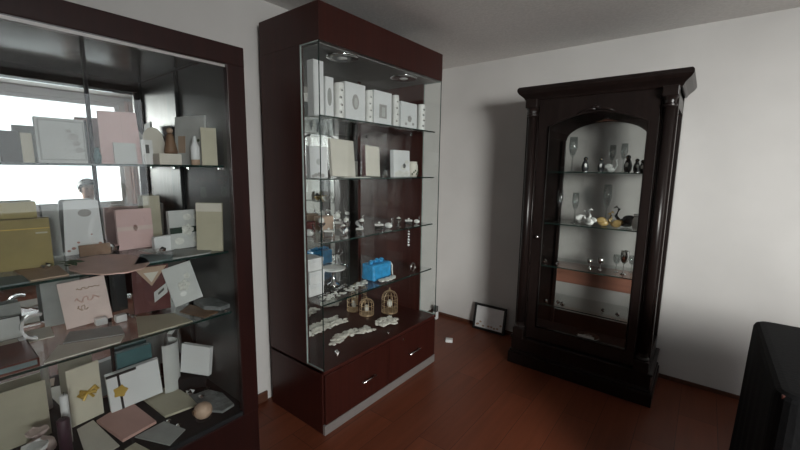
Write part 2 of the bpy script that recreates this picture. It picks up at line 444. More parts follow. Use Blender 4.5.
card('place_card', 'small white card with a dark printed block beside the pink card', 'card', (-1.82, .598), (-1.82, .640), Z, .10, 'white', lean=4,
     extras=(('printed_block', 'dgray', fx_rect(.35, .65, .45, .8)), ('printed_line', 'emboss', fx_rect(.25, .75, .2, .28))))
card('invitation_card', 'cream oval-topped card behind the small brown figurine', 'card', (-1.96, .650), (-1.96, .740), Z, .165, 'ivory', lean=3,
     poly=[(0, 0), (1, 0), (1, .6), (.9, .85), (.7, .97), (.5, 1), (.3, .97), (.1, .85), (0, .6)])
fig = thing('figurine', 'small brown robed figurine on a white box on the top shelf', 'figurine', (-1.77, .69, Z + .045))
b = B(); lathe(b, [(.024, 0), (.026, .01), (.018, .05), (.014, .075), (.008, .085)], seg=14); obj('robe', b, 'brown', fig, smooth=True)
b = B(); ball(b, (0, 0, .095), .013, 2); obj('head', b, 'tan', fig, smooth=True)
b = B(); bx(b, -.035, .035, -.045, .04, 0, .045, .003); tag(obj('gift_box', b, 'ivory', loc=(-1.765, .675, Z)), 'low ivory box under the brown figurine on the top shelf', 'box')
b = B(); lathe(b, [(.012, 0), (.014, .03), (.008, .05), (.010, .06), (0, .065)], seg=12); tag(obj('candle', b, 'teal', loc=(-1.9, .470, Z), smooth=True), 'tiny dark blue candle left of the large pink card', 'candle')
card('invitation_card', 'tall grey white card leaning at the right end of the top shelf', 'card', (-1.93, .775), (-1.73, .815), Z, .215, 'grayw', t=.008, lean=3,
     extras=(('printed_frame', 'tan', fx_rect(.12, .36, .25, .60, .0015)), ('printed_leaf', 'leaf', fx_spots([(.75, .35, 1), (.8, .5, .7), (.7, .2, .8)], .012))))
bt = thing('bottle', 'slim white bottle with a brown foot in front of the tall grey card', 'bottle', (-1.72, .765, Z))
b = B(); lathe(b, [(.015, .02), (.018, .03), (.018, .075), (.009, .095), (.007, .12), (0, .122)], seg=14); obj('bottle_body', b, 'white2', bt, smooth=True)
b = B(); lathe(b, [(.017, 0), (.018, .02), (.012, .03)], seg=14); obj('bottle_foot', b, 'tan', bt, smooth=True)
card('invitation_card', 'pale green card at the right end of the top shelf by the cabinet post', 'card', (-1.715, .79), (-1.69, .845), Z, .16, 'beige', lean=4)
card('place_card', 'low white folded card lying against the pale pink card', 'card', (-1.72, .575), (-1.72, .60), Z, .04, 'white', lean=5)

# ---------------- middle shelf
Z = 1.13
card('gift_box', 'olive gold box standing at the left end of the middle shelf', 'box', (-1.93, .150), (-1.905, .305), Z, .178, 'olive', t=.05, lean=0,
     extras=(('lid_line', 'gold', fx_rect(0, 1, .80, .815)), ('label_print', 'beige', fx_rect(.75, .95, .70, .73))))
card('gift_box', 'lighter olive box rising behind the olive gold box', 'box', (-2.055, .13), (-2.055, .29), Z, .228, 'olive2', t=.04, lean=0)
card('invitation_card', 'white card with a dark oval crest and rust roses on the middle shelf', 'card', (-2.035, .362), (-2.035, .495), Z, .225, 'white2', t=.008, lean=1.5,
     poly=[(0, 0), (1, 0), (.95, .97), (.88, 1), (.16, 1), (.09, .97)],
     extras=(('oval_crest', 'emboss', fx_ellipse(.58, .76, .17, .07)), ('crest_motif', 'ink', fx_spots([(.5, .77, 1), (.58, .79, 1.1), (.66, .77, 1), (.58, .73, 1.2)], .006)),
             ('printed_pattern', 'rust', fx_spots([(.22, .12, 1.2), (.35, .22, .9), (.7, .35, .6), (.9, .17, 1), (.1, .08, 1)], .006))))
card('invitation_card', 'wide grey card mostly hidden behind the crested white card', 'card', (-2.058, .31), (-2.058, .36), Z, .21, 'gray', lean=0)
card('gift_box', 'square pink box tied with a pink ribbon and heart on the middle shelf', 'box', (-2.0, .535), (-2.0, .672), Z, .178, 'pink', t=.02, lean=3,
     extras=(('ribbon', 'blush', fx_rect(0, 1, .47, .57)), ('bead', 'pearl', fx_spots([(.12, .52, 1.1)], .009)), ('bead', 'pearl', fx_spots([(.82, .53, 1.1)], .009)), ('heart_charm', 'rust', fx_ellipse(.5, .53, .06, .08))))
card('invitation_card', 'slim olive card standing behind the square pink box', 'card', (-2.045, .66), (-2.045, .73), Z, .23, 'beige', lean=1)
card('gift_box', 'small white oblong box in front of the square pink box', 'box', (-1.87, .625), (-1.87, .725), Z, .066, 'white2', t=.03, lean=0,
     poly=[(.06, 0), (.94, 0), (1, .1), (1, .9), (.94, 1), (.06, 1), (0, .9), (0, .1)])
card('gift_box', 'white wrapped box with a dark green ribbon and white rose', 'box', (-1.86, .69), (-1.86, .83), Z, .172, 'grayw', t=.025, lean=4,
     extras=(('ribbon', 'green', fx_rect(0, 1, .40, .56)), ('rose', 'lace', fx_rose(.52, .48, .026)), ('lace_pattern', 'lace', fx_spots([(.25, .2, 1.2), (.8, .2, 1.2), (.85, .8, 1), (.55, .82, 1.1)], .017))))
card('invitation_card', 'beige envelope leaning beside the green-ribboned white box', 'card', (-1.75, .765), (-1.66, .835), Z, .212, 'beige', t=.01, lean=4,
     extras=(('envelope_flap', 'ivory', fx_rect(0.0, 1, .82, .985)),))
flat('invitation_card', 'salmon scalloped card lying on the middle shelf', 'card', [(-1.741 + .19 * math.cos(a) * (1 + .02 * math.cos(12 * a)), .435 + .115 * math.sin(a) * (1 + .02 * math.cos(12 * a))) for a in [2 * PI * i / 72 for i in range(72)] if -1.741 + .19 * math.cos(a) > -2 and True][:72], Z, 'salmon')
flat('invitation_card', 'blue grey card lying beside the salmon card on the middle shelf', 'card', [(-1.648, .485), (-1.83, .567), (-1.70, .66), (-1.645, .60)], Z, 'tealg')
flat('invitation_card', 'grey floral card lying under the green-ribboned white box', 'card', [(-1.648, .62), (-1.84, .70), (-1.73, .82), (-1.648, .77)], Z, 'gray')
flat('invitation_card', 'dark teal card lying at the left end of the middle shelf', 'card', [(-1.645, .06), (-1.80, .09), (-1.76, .20), (-1.645, .20)], Z, 'tealg')
flat('invitation_card', 'brown card lying in front of the olive gold box', 'card', [(-1.66, .205), (-1.86, .19), (-1.84, .305), (-1.66, .30)], Z, 'tan')
def leafy(name, label, cat, c, n, r, lm, seed):
    random.seed(seed); b = B()
    for i in range(n):
        a = random.uniform(0, 2 * PI); q = random.uniform(.2, 1) * r
        mt = Matrix.Translation((math.cos(a) * q, math.sin(a) * q, .006 + random.uniform(0, .012))) @ Euler((random.uniform(-.3, .3), random.uniform(-.3, .3), a)).to_matrix().to_4x4()
        slab_pts = [(-.022, 0), (-.01, .008), (.008, .008), (.022, 0), (.008, -.008), (-.01, -.008)]
        vs = [b.verts.new(mt @ Vector((x, y, 0))) for x, y in slab_pts] + [b.verts.new(mt @ Vector((x, y, .002))) for x, y in slab_pts]
        b.faces.new(vs[:6]); b.faces.new(vs[6:])
        for k in range(6): b.faces.new((vs[k], vs[(k + 1) % 6], vs[6 + (k + 1) % 6], vs[6 + k]))
    return tag(obj(name, b, lm, loc=c), label, cat)
leafy('leaf_sprig', 'dark green leaf sprig lying by the olive gold box', 'foliage', (-1.80, .33, Z + .004), 9, .035, 'leaf', 3)
leafy('leaf_sprig', 'grey leaf cluster on the middle shelf below the pink box', 'foliage', (-1.80, .60, Z + .004), 10, .04, 'emboss', 5)
def gem(name, label, c, r, m='silver', sub=1, sc=(1, 1, .8), cat='ornament', group=None):
    b = B(); ball(b, (0, 0, r * sc[2] * .93), r, sub, sc)
    return tag(obj(name, b, m, loc=c), label, cat, group)
card('place_card', 'low brown card standing in front of the crested white card', 'card', (-1.97, .395), (-1.965, .50), Z, .045, 'brown', lean=5)
gem('silver_trinket', 'silver trinket between the crested card and the pink box', (-1.98, .515, Z), .024)
gem('silver_trinket', 'silver bead lying in front of the olive gold box', (-1.80, .265, Z + .004), .016)
gem('silver_trinket', 'silver bead lying in front of the small white oblong box', (-1.80, .64, Z + .004), .016)

# ---------------- lower shelf
Z = 0.85
card('invitation_card', 'grey white card standing at the left end of the lower shelf', 'card', (-2.05, .07), (-2.05, .215), Z, .12, 'gray', lean=1)
card('invitation_card', 'small white card with a black border on the lower shelf', 'card', (-1.98, .09), (-1.98, .205), Z, .088, 'grayw', lean=5,
     extras=(('black_border', 'black', fx_ring(0, 1, 0, 1, .035)),))
card('invitation_card', 'blush pink embossed card standing tilted on the lower shelf', 'card', (-1.945, .325), (-1.93, .475), Z, .185, 'blush', t=.008, lean=7, tilt=4,
     extras=(('embossed_flourish', 'salmon', fx_script(.28, .82, .56, 3, .05, .0025)), ('embossed_script', 'tan', fx_script(.35, .85, .80, 4, .02, .0018)), ('embossed_stem', 'tan', fx_script(.3, .5, .38, 2, .05, .002))))
card('invitation_card', 'grey green card rising behind the blush pink card', 'card', (-2.03, .275), (-2.03, .40), Z, .19, 'gray', lean=2)
card('invitation_card', 'wine red folded pouch card with a tan flap and white label', 'card', (-1.90, .545), (-1.90, .69), Z, .205, 'wine', t=.008, lean=8, tilt=-3,
     extras=(('flap', 'tan', lambda b, w, h, y: prism(b, [(.05 * w, .97 * h), (.95 * w, .97 * h), (.5 * w, .55 * h)], y - .003, y)),
             ('flap_print', 'ivory', lambda b, w, h, y: prism(b, [(.3 * w, .85 * h), (.7 * w, .85 * h), (.5 * w, .63 * h)], y - .005, y - .003)),
             ('white_label', 'grayw', lambda b, w, h, y: prism(b, [(.55 * w, .18 * h), (.93 * w, .36 * h), (.93 * w, .58 * h), (.55 * w, .40 * h)], y - .002, y)),
             ('label_motif', 'ink', lambda b, w, h, y: prism(b, [(.66 * w, .33 * h), (.83 * w, .42 * h), (.83 * w, .48 * h), (.66 * w, .38 * h)], y - .004, y - .002))))
card('invitation_card', 'tilted grey white envelope with a pale rose on the lower shelf', 'card', (-1.885, .705), (-1.86, .825), Z, .185, 'grayw', t=.01, lean=10, tilt=13,
     extras=(('rose', 'lace', fx_rose(.52, .45, .026)), ('rosebud', 'lace', fx_rose(.72, .66, .014)), ('pearl', 'pearl', fx_spots([(.4, .25, 1.2)], .012))))
flat('invitation_card', 'large pale card lying at the front of the lower shelf', 'card', [(-1.648, .48), (-1.88, .545), (-1.80, .665), (-1.648, .68)], Z, 'beige')
flat('invitation_card', 'brown card lying under the tilted grey envelope', 'card', [(-1.80, .69), (-1.86, .76), (-1.67, .80), (-1.65, .73)], Z, 'brown')
tag(obj('organza_bag', slab(B(), [(-.09, -.04), (.02, -.045), (.09, .0), (.08, .045), (-.03, .05), (-.08, .03)], 0, .018), 'mesh', loc=(-1.76, .80, Z + .0001)), 'flat grey organza bag at the right end of the lower shelf', 'bag').location = (-1.76, .815, Z + .004)
flat('invitation_card', 'cream card lying at the front left of the lower shelf', 'card', [(-1.648, .21), (-1.78, .27), (-1.70, .45), (-1.645, .42)], Z, 'ivory')
flat('invitation_card', 'grey card lying before the blush pink card', 'card', [(-1.79, .285), (-1.90, .325), (-1.82, .47), (-1.715, .455)], Z, 'gray')
flat('invitation_card', 'ivory sheet lying behind the dark red book on the lower shelf', 'card', [(-1.90, .10), (-2.02, .10), (-2.03, .29), (-1.895, .28)], Z, 'ivory')
bk = thing('book', 'dark red covered book lying at the left front of the lower shelf', 'book', (-1.75, .12, Z))
b = B(); bx(b, -.10, .105, -.07, .08, .0, .006, .001); bx(b, -.10, .105, -.07, .08, .024, .030, .001); bx(b, -.10, .105, .075, .08, 0, .030, .001); obj('cover', b, 'redbook', bk)
b = B(); bx(b, -.095, .10, -.066, .075, .006, .024); obj('page_block', b, 'tealg', bk)
for i, (x, y, lab) in enumerate([(-1.89, .425, 'silver foil square standing before the blush pink card'), (-1.88, .49, 'silver foil square right of the blush pink card')]):
    b = B(); bx(b, -.016, .016, -.02, .02, 0, .03, .004); tag(obj('favor_box', b, 'satin', loc=(x, y, Z + .004 * (i == 0))), lab, 'box', 'silver foil favor boxes')
ac = thing('acrylic_stand', 'bright folded acrylic stand left of the blush pink card', 'stand', (-1.93, .235, Z + .004))
b = B(); bx(b, -.02, .09, -.05, -.03, 0, .006, .001); obj('base_strip', b, 'satin', ac)
b = B(); prism(b, [(.045 * math.cos(a), .05 + .05 * math.sin(a)) for a in [PI * (.35 + 1.15 * i / 12) for i in range(13)]] + [(.036 * math.cos(a), .05 + .041 * math.sin(a)) for a in [PI * (.35 + 1.15 * i / 12) for i in range(12, -1, -1)]], -.03, -.01)
obj('curved_strip', b, 'satin', ac, rot=(0, 0, PI / 2))
gem('silver_trinket', 'silver bead between the blush card and the wine red pouch', (-1.90, .515, Z), .016)
gem('silver_trinket', 'silver heart trinket below the blush card corner', (-1.87, .535, Z + .002), .013)
card('invitation_card', 'black panel filling the dark gap between the blush card and the wine red pouch', 'card', (-2.03, .50), (-2.03, .56), Z, .20, 'black', lean=1)  # black sheet put in as the dark gap

# ---------------- bottom deck
Z = DK
card('invitation_card', 'large cream card standing on the cabinet deck at the left', 'card', (-2.03, .06), (-2.03, .255), Z, .235, 'beige', t=.008, lean=1.5)
card('invitation_card', 'cream card with a yellow bow standing on the cabinet deck', 'card', (-2.01, .315), (-2.03, .43), Z, .25, 'cream', t=.01, lean=1,
     extras=(('yellow_bow', 'gold', fx_bow(.55, .52, .027)),))
card('gift_box', 'white box with a black ribbon and gold flower on the cabinet deck', 'box', (-2.0, .45), (-1.985, .655), Z + .01, .172, 'white2', t=.03, lean=2, tilt=3,
     extras=(('ribbon', 'black', fx_rect(.19, .235, 0, 1)), ('ribbon_band', 'black', fx_rect(0, .55, .93, 1.0)), ('gold_flower', 'gold', fx_star(.21, .5, .03)), ('edge_band', 'black', fx_rect(.985, 1.0, 0, 1))))
b = B()
N = 14
ring_o = [(.055 * math.cos(PI * i / N), .055 * math.sin(PI * i / N)) for i in range(N + 1)]; ring_i = [(.052 * math.cos(PI * i / N), .052 * math.sin(PI * i / N)) for i in range(N, -1, -1)]
slab(b, ring_o + ring_i, 0, .25); tag(obj('paper_scroll', b, 'grayw', loc=(-2.0, .69, Z), rot=(0, 0, -.6)), 'curled pale sheet standing beside the ribboned white box', 'scroll')
card('gift_box', 'small white box tilted in the right rear of the cabinet deck', 'box', (-2.0, .765), (-1.87, .845), Z + .062, .145, 'white2', t=.025, lean=5, tilt=-4)
b = B(); bx(b, -.05, .05, -.06, .06, 0, .06, .003); tag(obj('riser_block', b, 'velvet', loc=(-1.955, .79, Z), rot=(0, 0, -.5)), 'black velvet riser block under the small tilted white box', 'display riser')
flat('invitation_card', 'dusty pink card lying on the cabinet deck', 'card', [(-1.96, .39), (-2.02, .53), (-1.76, .55), (-1.735, .42)], Z, 'rosy', t=.012)
flat('invitation_card', 'beige card lying right of the dusty pink card', 'card', [(-2.02, .575), (-2.01, .715), (-1.75, .73), (-1.77, .59)], Z, 'beige', t=.01)
flat('invitation_card', 'pale green card lying at the front of the cabinet deck', 'card', [(-1.73, .46), (-1.745, .575), (-1.62, .61), (-1.57, .53)], Z, 'gray')
flat('invitation_card', 'pale card lying at the deck edge below the dusty pink card', 'card', [(-1.68, .41), (-1.69, .45), (-1.60, .47), (-1.59, .41)], Z, 'beige')
flat('invitation_card', 'ivory card lying left of the dusty pink card on the deck', 'card', [(-1.97, .325), (-1.99, .385), (-1.72, .405), (-1.69, .30)], Z, 'ivory', t=.003)
flat('invitation_card', 'brown card lying at the deck front left of the pale cards', 'card', [(-1.665, .24), (-1.68, .34), (-1.59, .36), (-1.58, .25)], Z, 'tan', t=.003)
flat('invitation_card', 'grey card lying at the deck front below the white favor pouch', 'card', [(-1.69, .08), (-1.70, .20), (-1.59, .21), (-1.59, .09)], Z, 'gray', t=.003)
cd = thing('candle', 'dark purple candle on the deck between two cream cards', 'candle', (-1.83, .265, Z))
b = B(); lathe(b, [(.02, 0), (.02, .14), (.016, .145), (0, .143)], seg=16); obj('wax', b, 'purple', cd, smooth=True)
b = B(); tube(b, [(0, 0, .14), (0, .001, .157)], .0012, 5); obj('wick', b, 'black', cd)
cd = thing('candle', 'slim white candle on the deck behind the purple one', 'candle', (-1.90, .285, Z))
b = B(); lathe(b, [(.014, 0), (.014, .20), (.011, .205), (0, .203)], seg=16); obj('wax', b, 'white', cd, smooth=True)
b = B(); tube(b, [(0, 0, .2), (0, .001, .217)], .0012, 5); obj('wick', b, 'black', cd)
def pouch(name, label, c, r, m, rz=0):
    t = thing(name, label, 'pouch', c, (0, 0, rz))
    b = B(); lathe(b, [(r * .7, 0), (r, r * .35), (r * .9, r * .9), (r * .35, r * 1.35), (r * .22, r * 1.45)], seg=18); obj('pouch_body', b, m, t, smooth=True)
    b = B(); lathe(b, [(r * .22, r * 1.45), (r * .5, r * 1.75), (r * .7, r * 1.95)], seg=14)
    for v in b.verts:
        if v.co.z > r * 1.6: v.co.z += r * .12 * math.sin(5 * math.atan2(v.co.y, v.co.x))
    obj('gathered_top', b, m, t)
    b = B(); lathe(b, [(r * .26, r * 1.38), (r * .30, r * 1.43), (r * .26, r * 1.48)], seg=12); obj('drawstring', b, 'pearl', t)
    return t
pouch('favor_pouch', 'white organza favor pouch at the left front of the deck', (-1.78, .175, Z), .055, 'white')
pouch('favor_pouch', 'blush favor pouch behind the white one on the deck', (-1.90, .20, Z), .05, 'blush', .6)
rb = thing('globe_ornament', 'round tan and brown ornament at the right front of the deck', 'ornament', (-1.64, .695, Z))
b = B(); ball(b, (0, 0, .038), .038, 3, (1, 1, .95)); obj('globe', b, 'tan', rb, smooth=True)
b = B(); prism(b, [(.012 * math.cos(2 * PI * i / 10), .045 + .012 * math.sin(2 * PI * i / 10)) for i in range(10)], -.042, -.03); obj('band', b, 'brown', rb)
b = B(); lathe(b, [(.03, 0), (.032, .004), (.018, .010)], seg=18); obj('foot', b, 'black', rb)
for i, (x, y, r, lab) in enumerate([(-1.86, .735, .022, 'crystal beneath the small white box on the deck'), (-1.83, .80, .019, 'crystal nearest the small white box corner'), (-1.79, .755, .016, 'crystal left of the cluster by the cabinet post'), (-1.74, .815, .018, 'crystal closest to the cabinet post')]):
    gem('crystal_ornament', 'small faceted ' + lab, (x, y, Z), r, 'crystal' if i % 2 else 'silver', 1, (1.3, 1, .8), 'ornament', 'crystal ornaments on the deck')
tag(obj('organza_bag', slab(B(), [(-.12, -.05), (.03, -.06), (.11, -.01), (.10, .05), (-.03, .06), (-.11, .03)], 0, .012), 'mesh', loc=(-1.85, .80, Z)), 'dark grey organza bag under the crystals on the deck', 'bag').location = (-1.72, .775, Z + .0005)
gem('silver_trinket', 'silver bead by the dusty pink card on the deck', (-1.72, .585, Z), .012)
gem('silver_trinket', 'silver bead left of the round tan ornament', (-1.66, .60, Z), .012)
card('gift_box', 'dark teal box standing behind the ribboned white box', 'box', (-2.06, .50), (-2.06, .64), Z, .25, 'teal', t=.03, lean=0)

# ================================================================ centre display case
cc = thing('display_case', 'tall mahogany display case with glass corners and a two-drawer base between the other cabinets', 'display case', (-1.83, 1.865, 0))
def Cc(name, bm, m, parent=None, **k):
    o = obj(name, bm, m, parent or cc, **k)
    if parent is None: o.location = (1.83, -1.865, 0)
    return o
C0, C1, CF, CB, CT = 1.305, 2.425, -1.55, -2.06, 2.302
CD = .385; SOF = 2.12; GX = -1.70
b = B(); bx(b, CB, CF - .018, C0, C1, 0, CD, .003); Cc('base_body', b, 'mahog')
b = B(); bx(b, CF - .020, CF - .002, C0 + .001, C1 - .001, 0, .058); Cc('kick_plate', b, 'alu')
b = B(); bx(b, CB, CF, C0, C1, CD - .02, CD + .002, .003); Cc('deck', b, 'mahog_in')
b = B(); bx(b, CB, GX, C0, C0 + .022, CD + .002, SOF, .001); Cc('side_panel', b, 'mahog')
b = B(); bx(b, CB, GX, C1 - .022, C1, CD + .002, SOF, .001); Cc('side_panel', b, 'mahog_in')
b = B(); bx(b, CB, CF, C0, C1, SOF, CT, .003); Cc('top_box', b, 'mahog')
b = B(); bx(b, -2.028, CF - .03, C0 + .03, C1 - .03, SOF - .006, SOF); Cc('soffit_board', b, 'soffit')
for y0, y1 in ((C0 + .022, 2.06), (2.085, C1 - .022)):
    b = B(); bx(b, -2.035, -2.028, y0, y1, CD + .002, SOF - .006); Cc('back_mirror', b, 'mirror')
b = B(); bx(b, -2.04, -2.024, 2.06, 2.085, CD + .002, SOF - .006); Cc('mirror_batten', b, 'mahog_in')
b = B(); bx(b, -2.058, -2.04, C0 + .022, C1 - .022, CD + .002, SOF - .006); Cc('back_panel', b, 'mahog_in')
# glass front and corner returns
b = B(); bx(b, CF - .008, CF - .002, C0 + .004, C1 - .004, CD + .002, SOF); g = Cc('front_glass', b, 'pane')
for y in (C0 + .002, C1 - .004):
    b = B(); bx(b, CF - .008, CF - .002, y, y + .002, CD + .002, SOF); obj('polished_edge', b, 'edge', g)
for y in (C0 + .002, C1 - .008):
    b = B(); bx(b, GX, CF - .010, y, y + .006, CD + .002, SOF); g = Cc('side_glass', b, 'pane')
    b = B(); bx(b, GX - .002, GX + .003, y - .001, y + .007, CD + .002, SOF); obj('polished_edge', b, 'edge_light', g)
    b = B(); bx(b, GX, CF - .010, y, y + .006, CD + .002, CD + .008); obj('bottom_seal', b, 'edge_light', g)
    b = B(); bx(b, GX, CF - .010, y, y + .006, SOF - .006, SOF); obj('top_seal', b, 'edge_light', g)
CS = (1.77, 1.445, 1.10, .755)
for z in CS:
    b = B(); bx(b, -2.022, -1.585, C0 + .03, C1 - .03, z - .008, z); s = Cc('glass_shelf', b, 'shelf')
    b = B(); bx(b, -1.585, -1.582, C0 + .03, C1 - .03, z - .008, z); obj('polished_edge', b, 'edge', s)
    for py in (C0 + .022, C1 - .032):
        b = B(); bx(b, -1.80, -1.785, py, py + .010, z - .02, z - .008, .002); obj('shelf_pin', b, 'chrome', s)
for y0, y1 in ((C0 + .008, 1.862), (1.868, C1 - .008)):
    b = B(); bx(b, CF - .018, CF, y0, y1, .062, CD - .024, .003); d = Cc('drawer', b, 'mahog')
    yc = (y0 + y1) / 2 + (.065 if y0 < 1.5 else -.01)
    b = B(); tube(b, [(CF, yc - .055, .20), (CF + .022, yc - .055, .20)], .004); tube(b, [(CF, yc + .055, .20), (CF + .022, yc + .055, .20)], .004)
    tube(b, [(CF + .022, yc - .062, .20), (CF + .022, yc + .062, .20)], .0055, 10); obj('handle', b, 'chrome', d, smooth=True)
b = B(); tube(b, [(CF, 2.02, .325), (CF + .008, 2.02, .325)], .011, 12); Cc('drawer_lock', b, 'chrome')
for i, (x, y) in enumerate(((-1.655, 1.56), (-1.675, 2.14))):
    b = B(); lathe(b, [(.060, -.004), (.088, -.003), (.090, .006), (.060, .008)], (0, 0, 0), 28)
    d = Cc('downlight', b, 'chrome'); d.location = (x + 1.83, y - 1.865, SOF - .014)
    for p in d.data.polygons: p.use_smooth = True
    b = B(); lathe(b, [(.062, .006), (.048, .0075), (.03, .0078), (0, .0079)], (0, 0, 0), 24); obj('reflector', b, 'satin', d)
    b = B(); ball(b, (0, 0, .002), .034, 2, (1, 1, .4)); obj('bulb', b, 'bulb', d, smooth=True)

# ---- white boxes and candles on the top shelf of the case
Z = CS[0]; FX = -1.70
def wbox(y0, y1, h, label, t=.045, motif=None, m='white2', x=FX, name='gift_box', cat='box', z=None, lean=0, group=None):
    ex = []
    if motif == 'oval':
        ex = [('oval_frame', 'emboss', fx_ellipse(.5, .52, .16, .20)), ('oval_picture', 'grayw', fx_ellipse(.5, .50, .09, .13, .004))]
    elif motif == 'rect':
        ex = [('picture_frame', 'emboss', fx_rect(.30, .70, .22, .62)), ('picture', 'grayw', fx_rect(.42, .60, .27, .54, .004))]
    elif motif == 'flower':
        ex = [('relief_flower', 'emboss', fx_rose(.5, .4, .022)), ('relief_leaf', 'emboss', fx_spots([(.3, .2, 1), (.75, .22, 1)], .012))]
    elif motif == 'slim':
        ex = [('oval_frame', 'gray', fx_ellipse(.5, .52, .25, .22))]
    return card(name, label, cat, (x, y0), (x, y1), Z if z is None else z, h, m, t=t, lean=lean, extras=ex, group=group)
wbox(1.350, 1.417, .285, 'tallest narrow white box at the left end of the top case shelf', .05)
wbox(1.430, 1.487, .215, 'narrow white box with a grey oval beside the tallest white box', .05, 'slim')
def wcandle(y, r, h, label, x=-1.655):
    t = thing('candle', label, 'candle', (x, y, Z), group='white carved candles on the top case shelf')
    b = B(); lathe(b, [(r, 0), (r, h * .12), (r * .96, h * .14), (r, h * .16), (r, h * .92), (r * .9, h), (0, h)], seg=18); obj('wax', b, 'pearl', t, smooth=False)
    b = B()
    for k in range(4): ball(b, (r * .86, -.012 + .006 * (k % 2), h * (.2 + .2 * k)), r * .32, 1)
    obj('carved_roses', b, 'silver', t)
    b = B(); tube(b, [(0, 0, h - .001), (.001, 0, h + .008)], .001, 5); obj('wick', b, 'black', t)
    return t
wcandle(1.532, .030, .195, 'white carved candle between the slim oval box and the first wide box')
wbox(1.575, 1.738, .215, 'wide white box with a grey oval medallion on the top case shelf', .05, 'oval')
wcandle(1.775, .024, .195, 'white carved candle between the two wide white boxes')
wbox(1.815, 1.985, .208, 'wide white box with a rectangular grey picture on the top case shelf', .05, 'rect')
wcandle(2.030, .024, .205, 'white carved candle right of the box with the rectangular picture')
wbox(2.085, 2.265, .178, 'square white box with a relief flower near the right of the top case shelf', .05, 'flower')
wcandle(2.325, .030, .185, 'white carved candle at the right end of the top case shelf')

# ---- second shelf
Z = CS[1]
card('invitation_box', 'white embossed box with a flower sprig at the left of the second case shelf', 'box', (-1.75, 1.375), (-1.75, 1.50), Z, .175, 'white2', t=.03, lean=2,
     extras=(('embossed_ring', 'grayw', fx_ellipse(.5, .5, .14, .1)), ('sprig', 'emboss', fx_spots([(.3, .08, 1), (.5, .1, 1.2), (.7, .07, 1), (.15, .05, .8)], .013))))
card('invitation_box', 'large cream card box leaning back on the second case shelf', 'box', (-1.75, 1.545), (-1.75, 1.735), Z, .222, 'ivory', t=.02, lean=7, tilt=-2)
card('invitation_box', 'cream block card with a dark side on the second case shelf', 'box', (-1.75, 1.820), (-1.75, 1.955), Z, .195, 'ivory', t=.03, lean=5, tilt=-3,
     extras=(('dark_side', 'wine', lambda b, w, h, y: bx(b, -.004, 0, y, 0, 0, h)),))
card('invitation_box', 'glittering white box with a lace foot at the right of the second case shelf', 'box', (-1.75, 2.10), (-1.75, 2.285), Z, .185, 'white2', t=.03, lean=2,
     extras=(('lace_relief', 'lace', fx_spots([(.15, .1, 1), (.35, .14, 1.2), (.55, .1, 1.1), (.8, .12, 1.2), (.6, .35, 1.3), (.8, .55, .9)], .022)), ('silver_spray', 'silver', fx_rose(.62, .42, .018))))
jar = thing('favor_jar', 'small white jar with green leaves at the right end of the second case shelf', 'jar', (-1.74, 2.34, Z))
b = B(); lathe(b, [(.035, 0), (.042, .02), (.042, .08), (.036, .095), (.036, .11), (0, .112)], seg=20); obj('jar_body', b, 'ivory', jar, smooth=True)
b = B()
for k in range(7):
    a = -PI / 2 + .3 * (k - 3); ball(b, (.043 * math.cos(a + PI / 2), .043 * math.sin(a + PI / 2), .02 + .012 * (k % 3)), .008, 1, (.5, 1.2, 1))
obj('green_leaves', b, 'leaf', jar)
sw = thing('figurine', 'tiny crystal figurine between the dark-sided card and the glittering box', 'figurine', (-1.74, 2.03, Z))
b = B(); lathe(b, [(.014, 0), (.018, .01), (.014, .035), (.006, .045)], seg=10); obj('body', b, 'silver', sw)
b = B(); ball(b, (0, 0, .055), .012, 1); obj('head', b, 'crystal', sw)
flat('lace_runner', 'narrow pale lace runner under the cream cards on the second case shelf', 'cloth', [(-1.79, 1.60), (-1.74, 1.58), (-1.735, 1.80), (-1.78, 1.80)], Z, 'lace', t=.003).location.x = -1.69

# ---- third shelf: trinkets
Z = CS[2]
def goblet(name, label, c, h, r, m='crystal', group=None, cat='glass'):
    t = thing(name, label, cat, c, group=group)
    b = B(); lathe(b, [(r * .8, 0), (r * .8, h * .02), (r * .12, h * .07), (r * .1, h * .45)], seg=14); obj('stem', b, m, t, smooth=True)
    b = B(); lathe(b, [(r * .1, h * .44), (r * .7, h * .55), (r, h * .75), (r * .9, h), (r * .82, h), (r * .9, h * .75), (r * .6, h * .58), (0, h * .5)], seg=14); obj('bowl', b, m, t, smooth=True)
    return t
def trinket(label, c, k, s=1.0, group=None):
    """crystal swans, slippers and boxes used as party favors"""
    t = thing('crystal_favor', label, 'ornament', c, (0, 0, k * .7), group=group)
    b = B()
    if k % 3 == 0:
        ball(b, (0, 0, .022 * s), .024 * s, 2, (1.35, .8, .85)); obj('body', b, 'pearl', t, smooth=True)
        b = B(); tube(b, [(.025 * s, 0, .03 * s), (.038 * s, 0, .05 * s), (.03 * s, 0, .07 * s), (.042 * s, 0, .075 * s)], [.007 * s, .006 * s, .006 * s, .003 * s], 7); obj('neck', b, 'silver', t, smooth=True)
    elif k % 3 == 1:
        bx(b, -.025 * s, .025 * s, -.02 * s, .02 * s, 0, .03 * s, .004); obj('box_body', b, 'silver', t)
        b = B(); bx(b, -.027 * s, .027 * s, -.022 * s, .022 * s, .03 * s, .04 * s, .004); ball(b, (0, 0, .046 * s), .008 * s, 1); obj('lid', b, 'pearl', t)
    else:
        lathe(b, [(.022 * s, 0), (.024 * s, .004), (.008 * s, .012), (.006 * s, .03), (.02 * s, .045), (.024 * s, .06)], seg=12); obj('cup', b, 'silver', t)
        b = B(); ball(b, (0, 0, .062 * s), .018 * s, 1); obj('flower', b, 'lace', t)
    return t
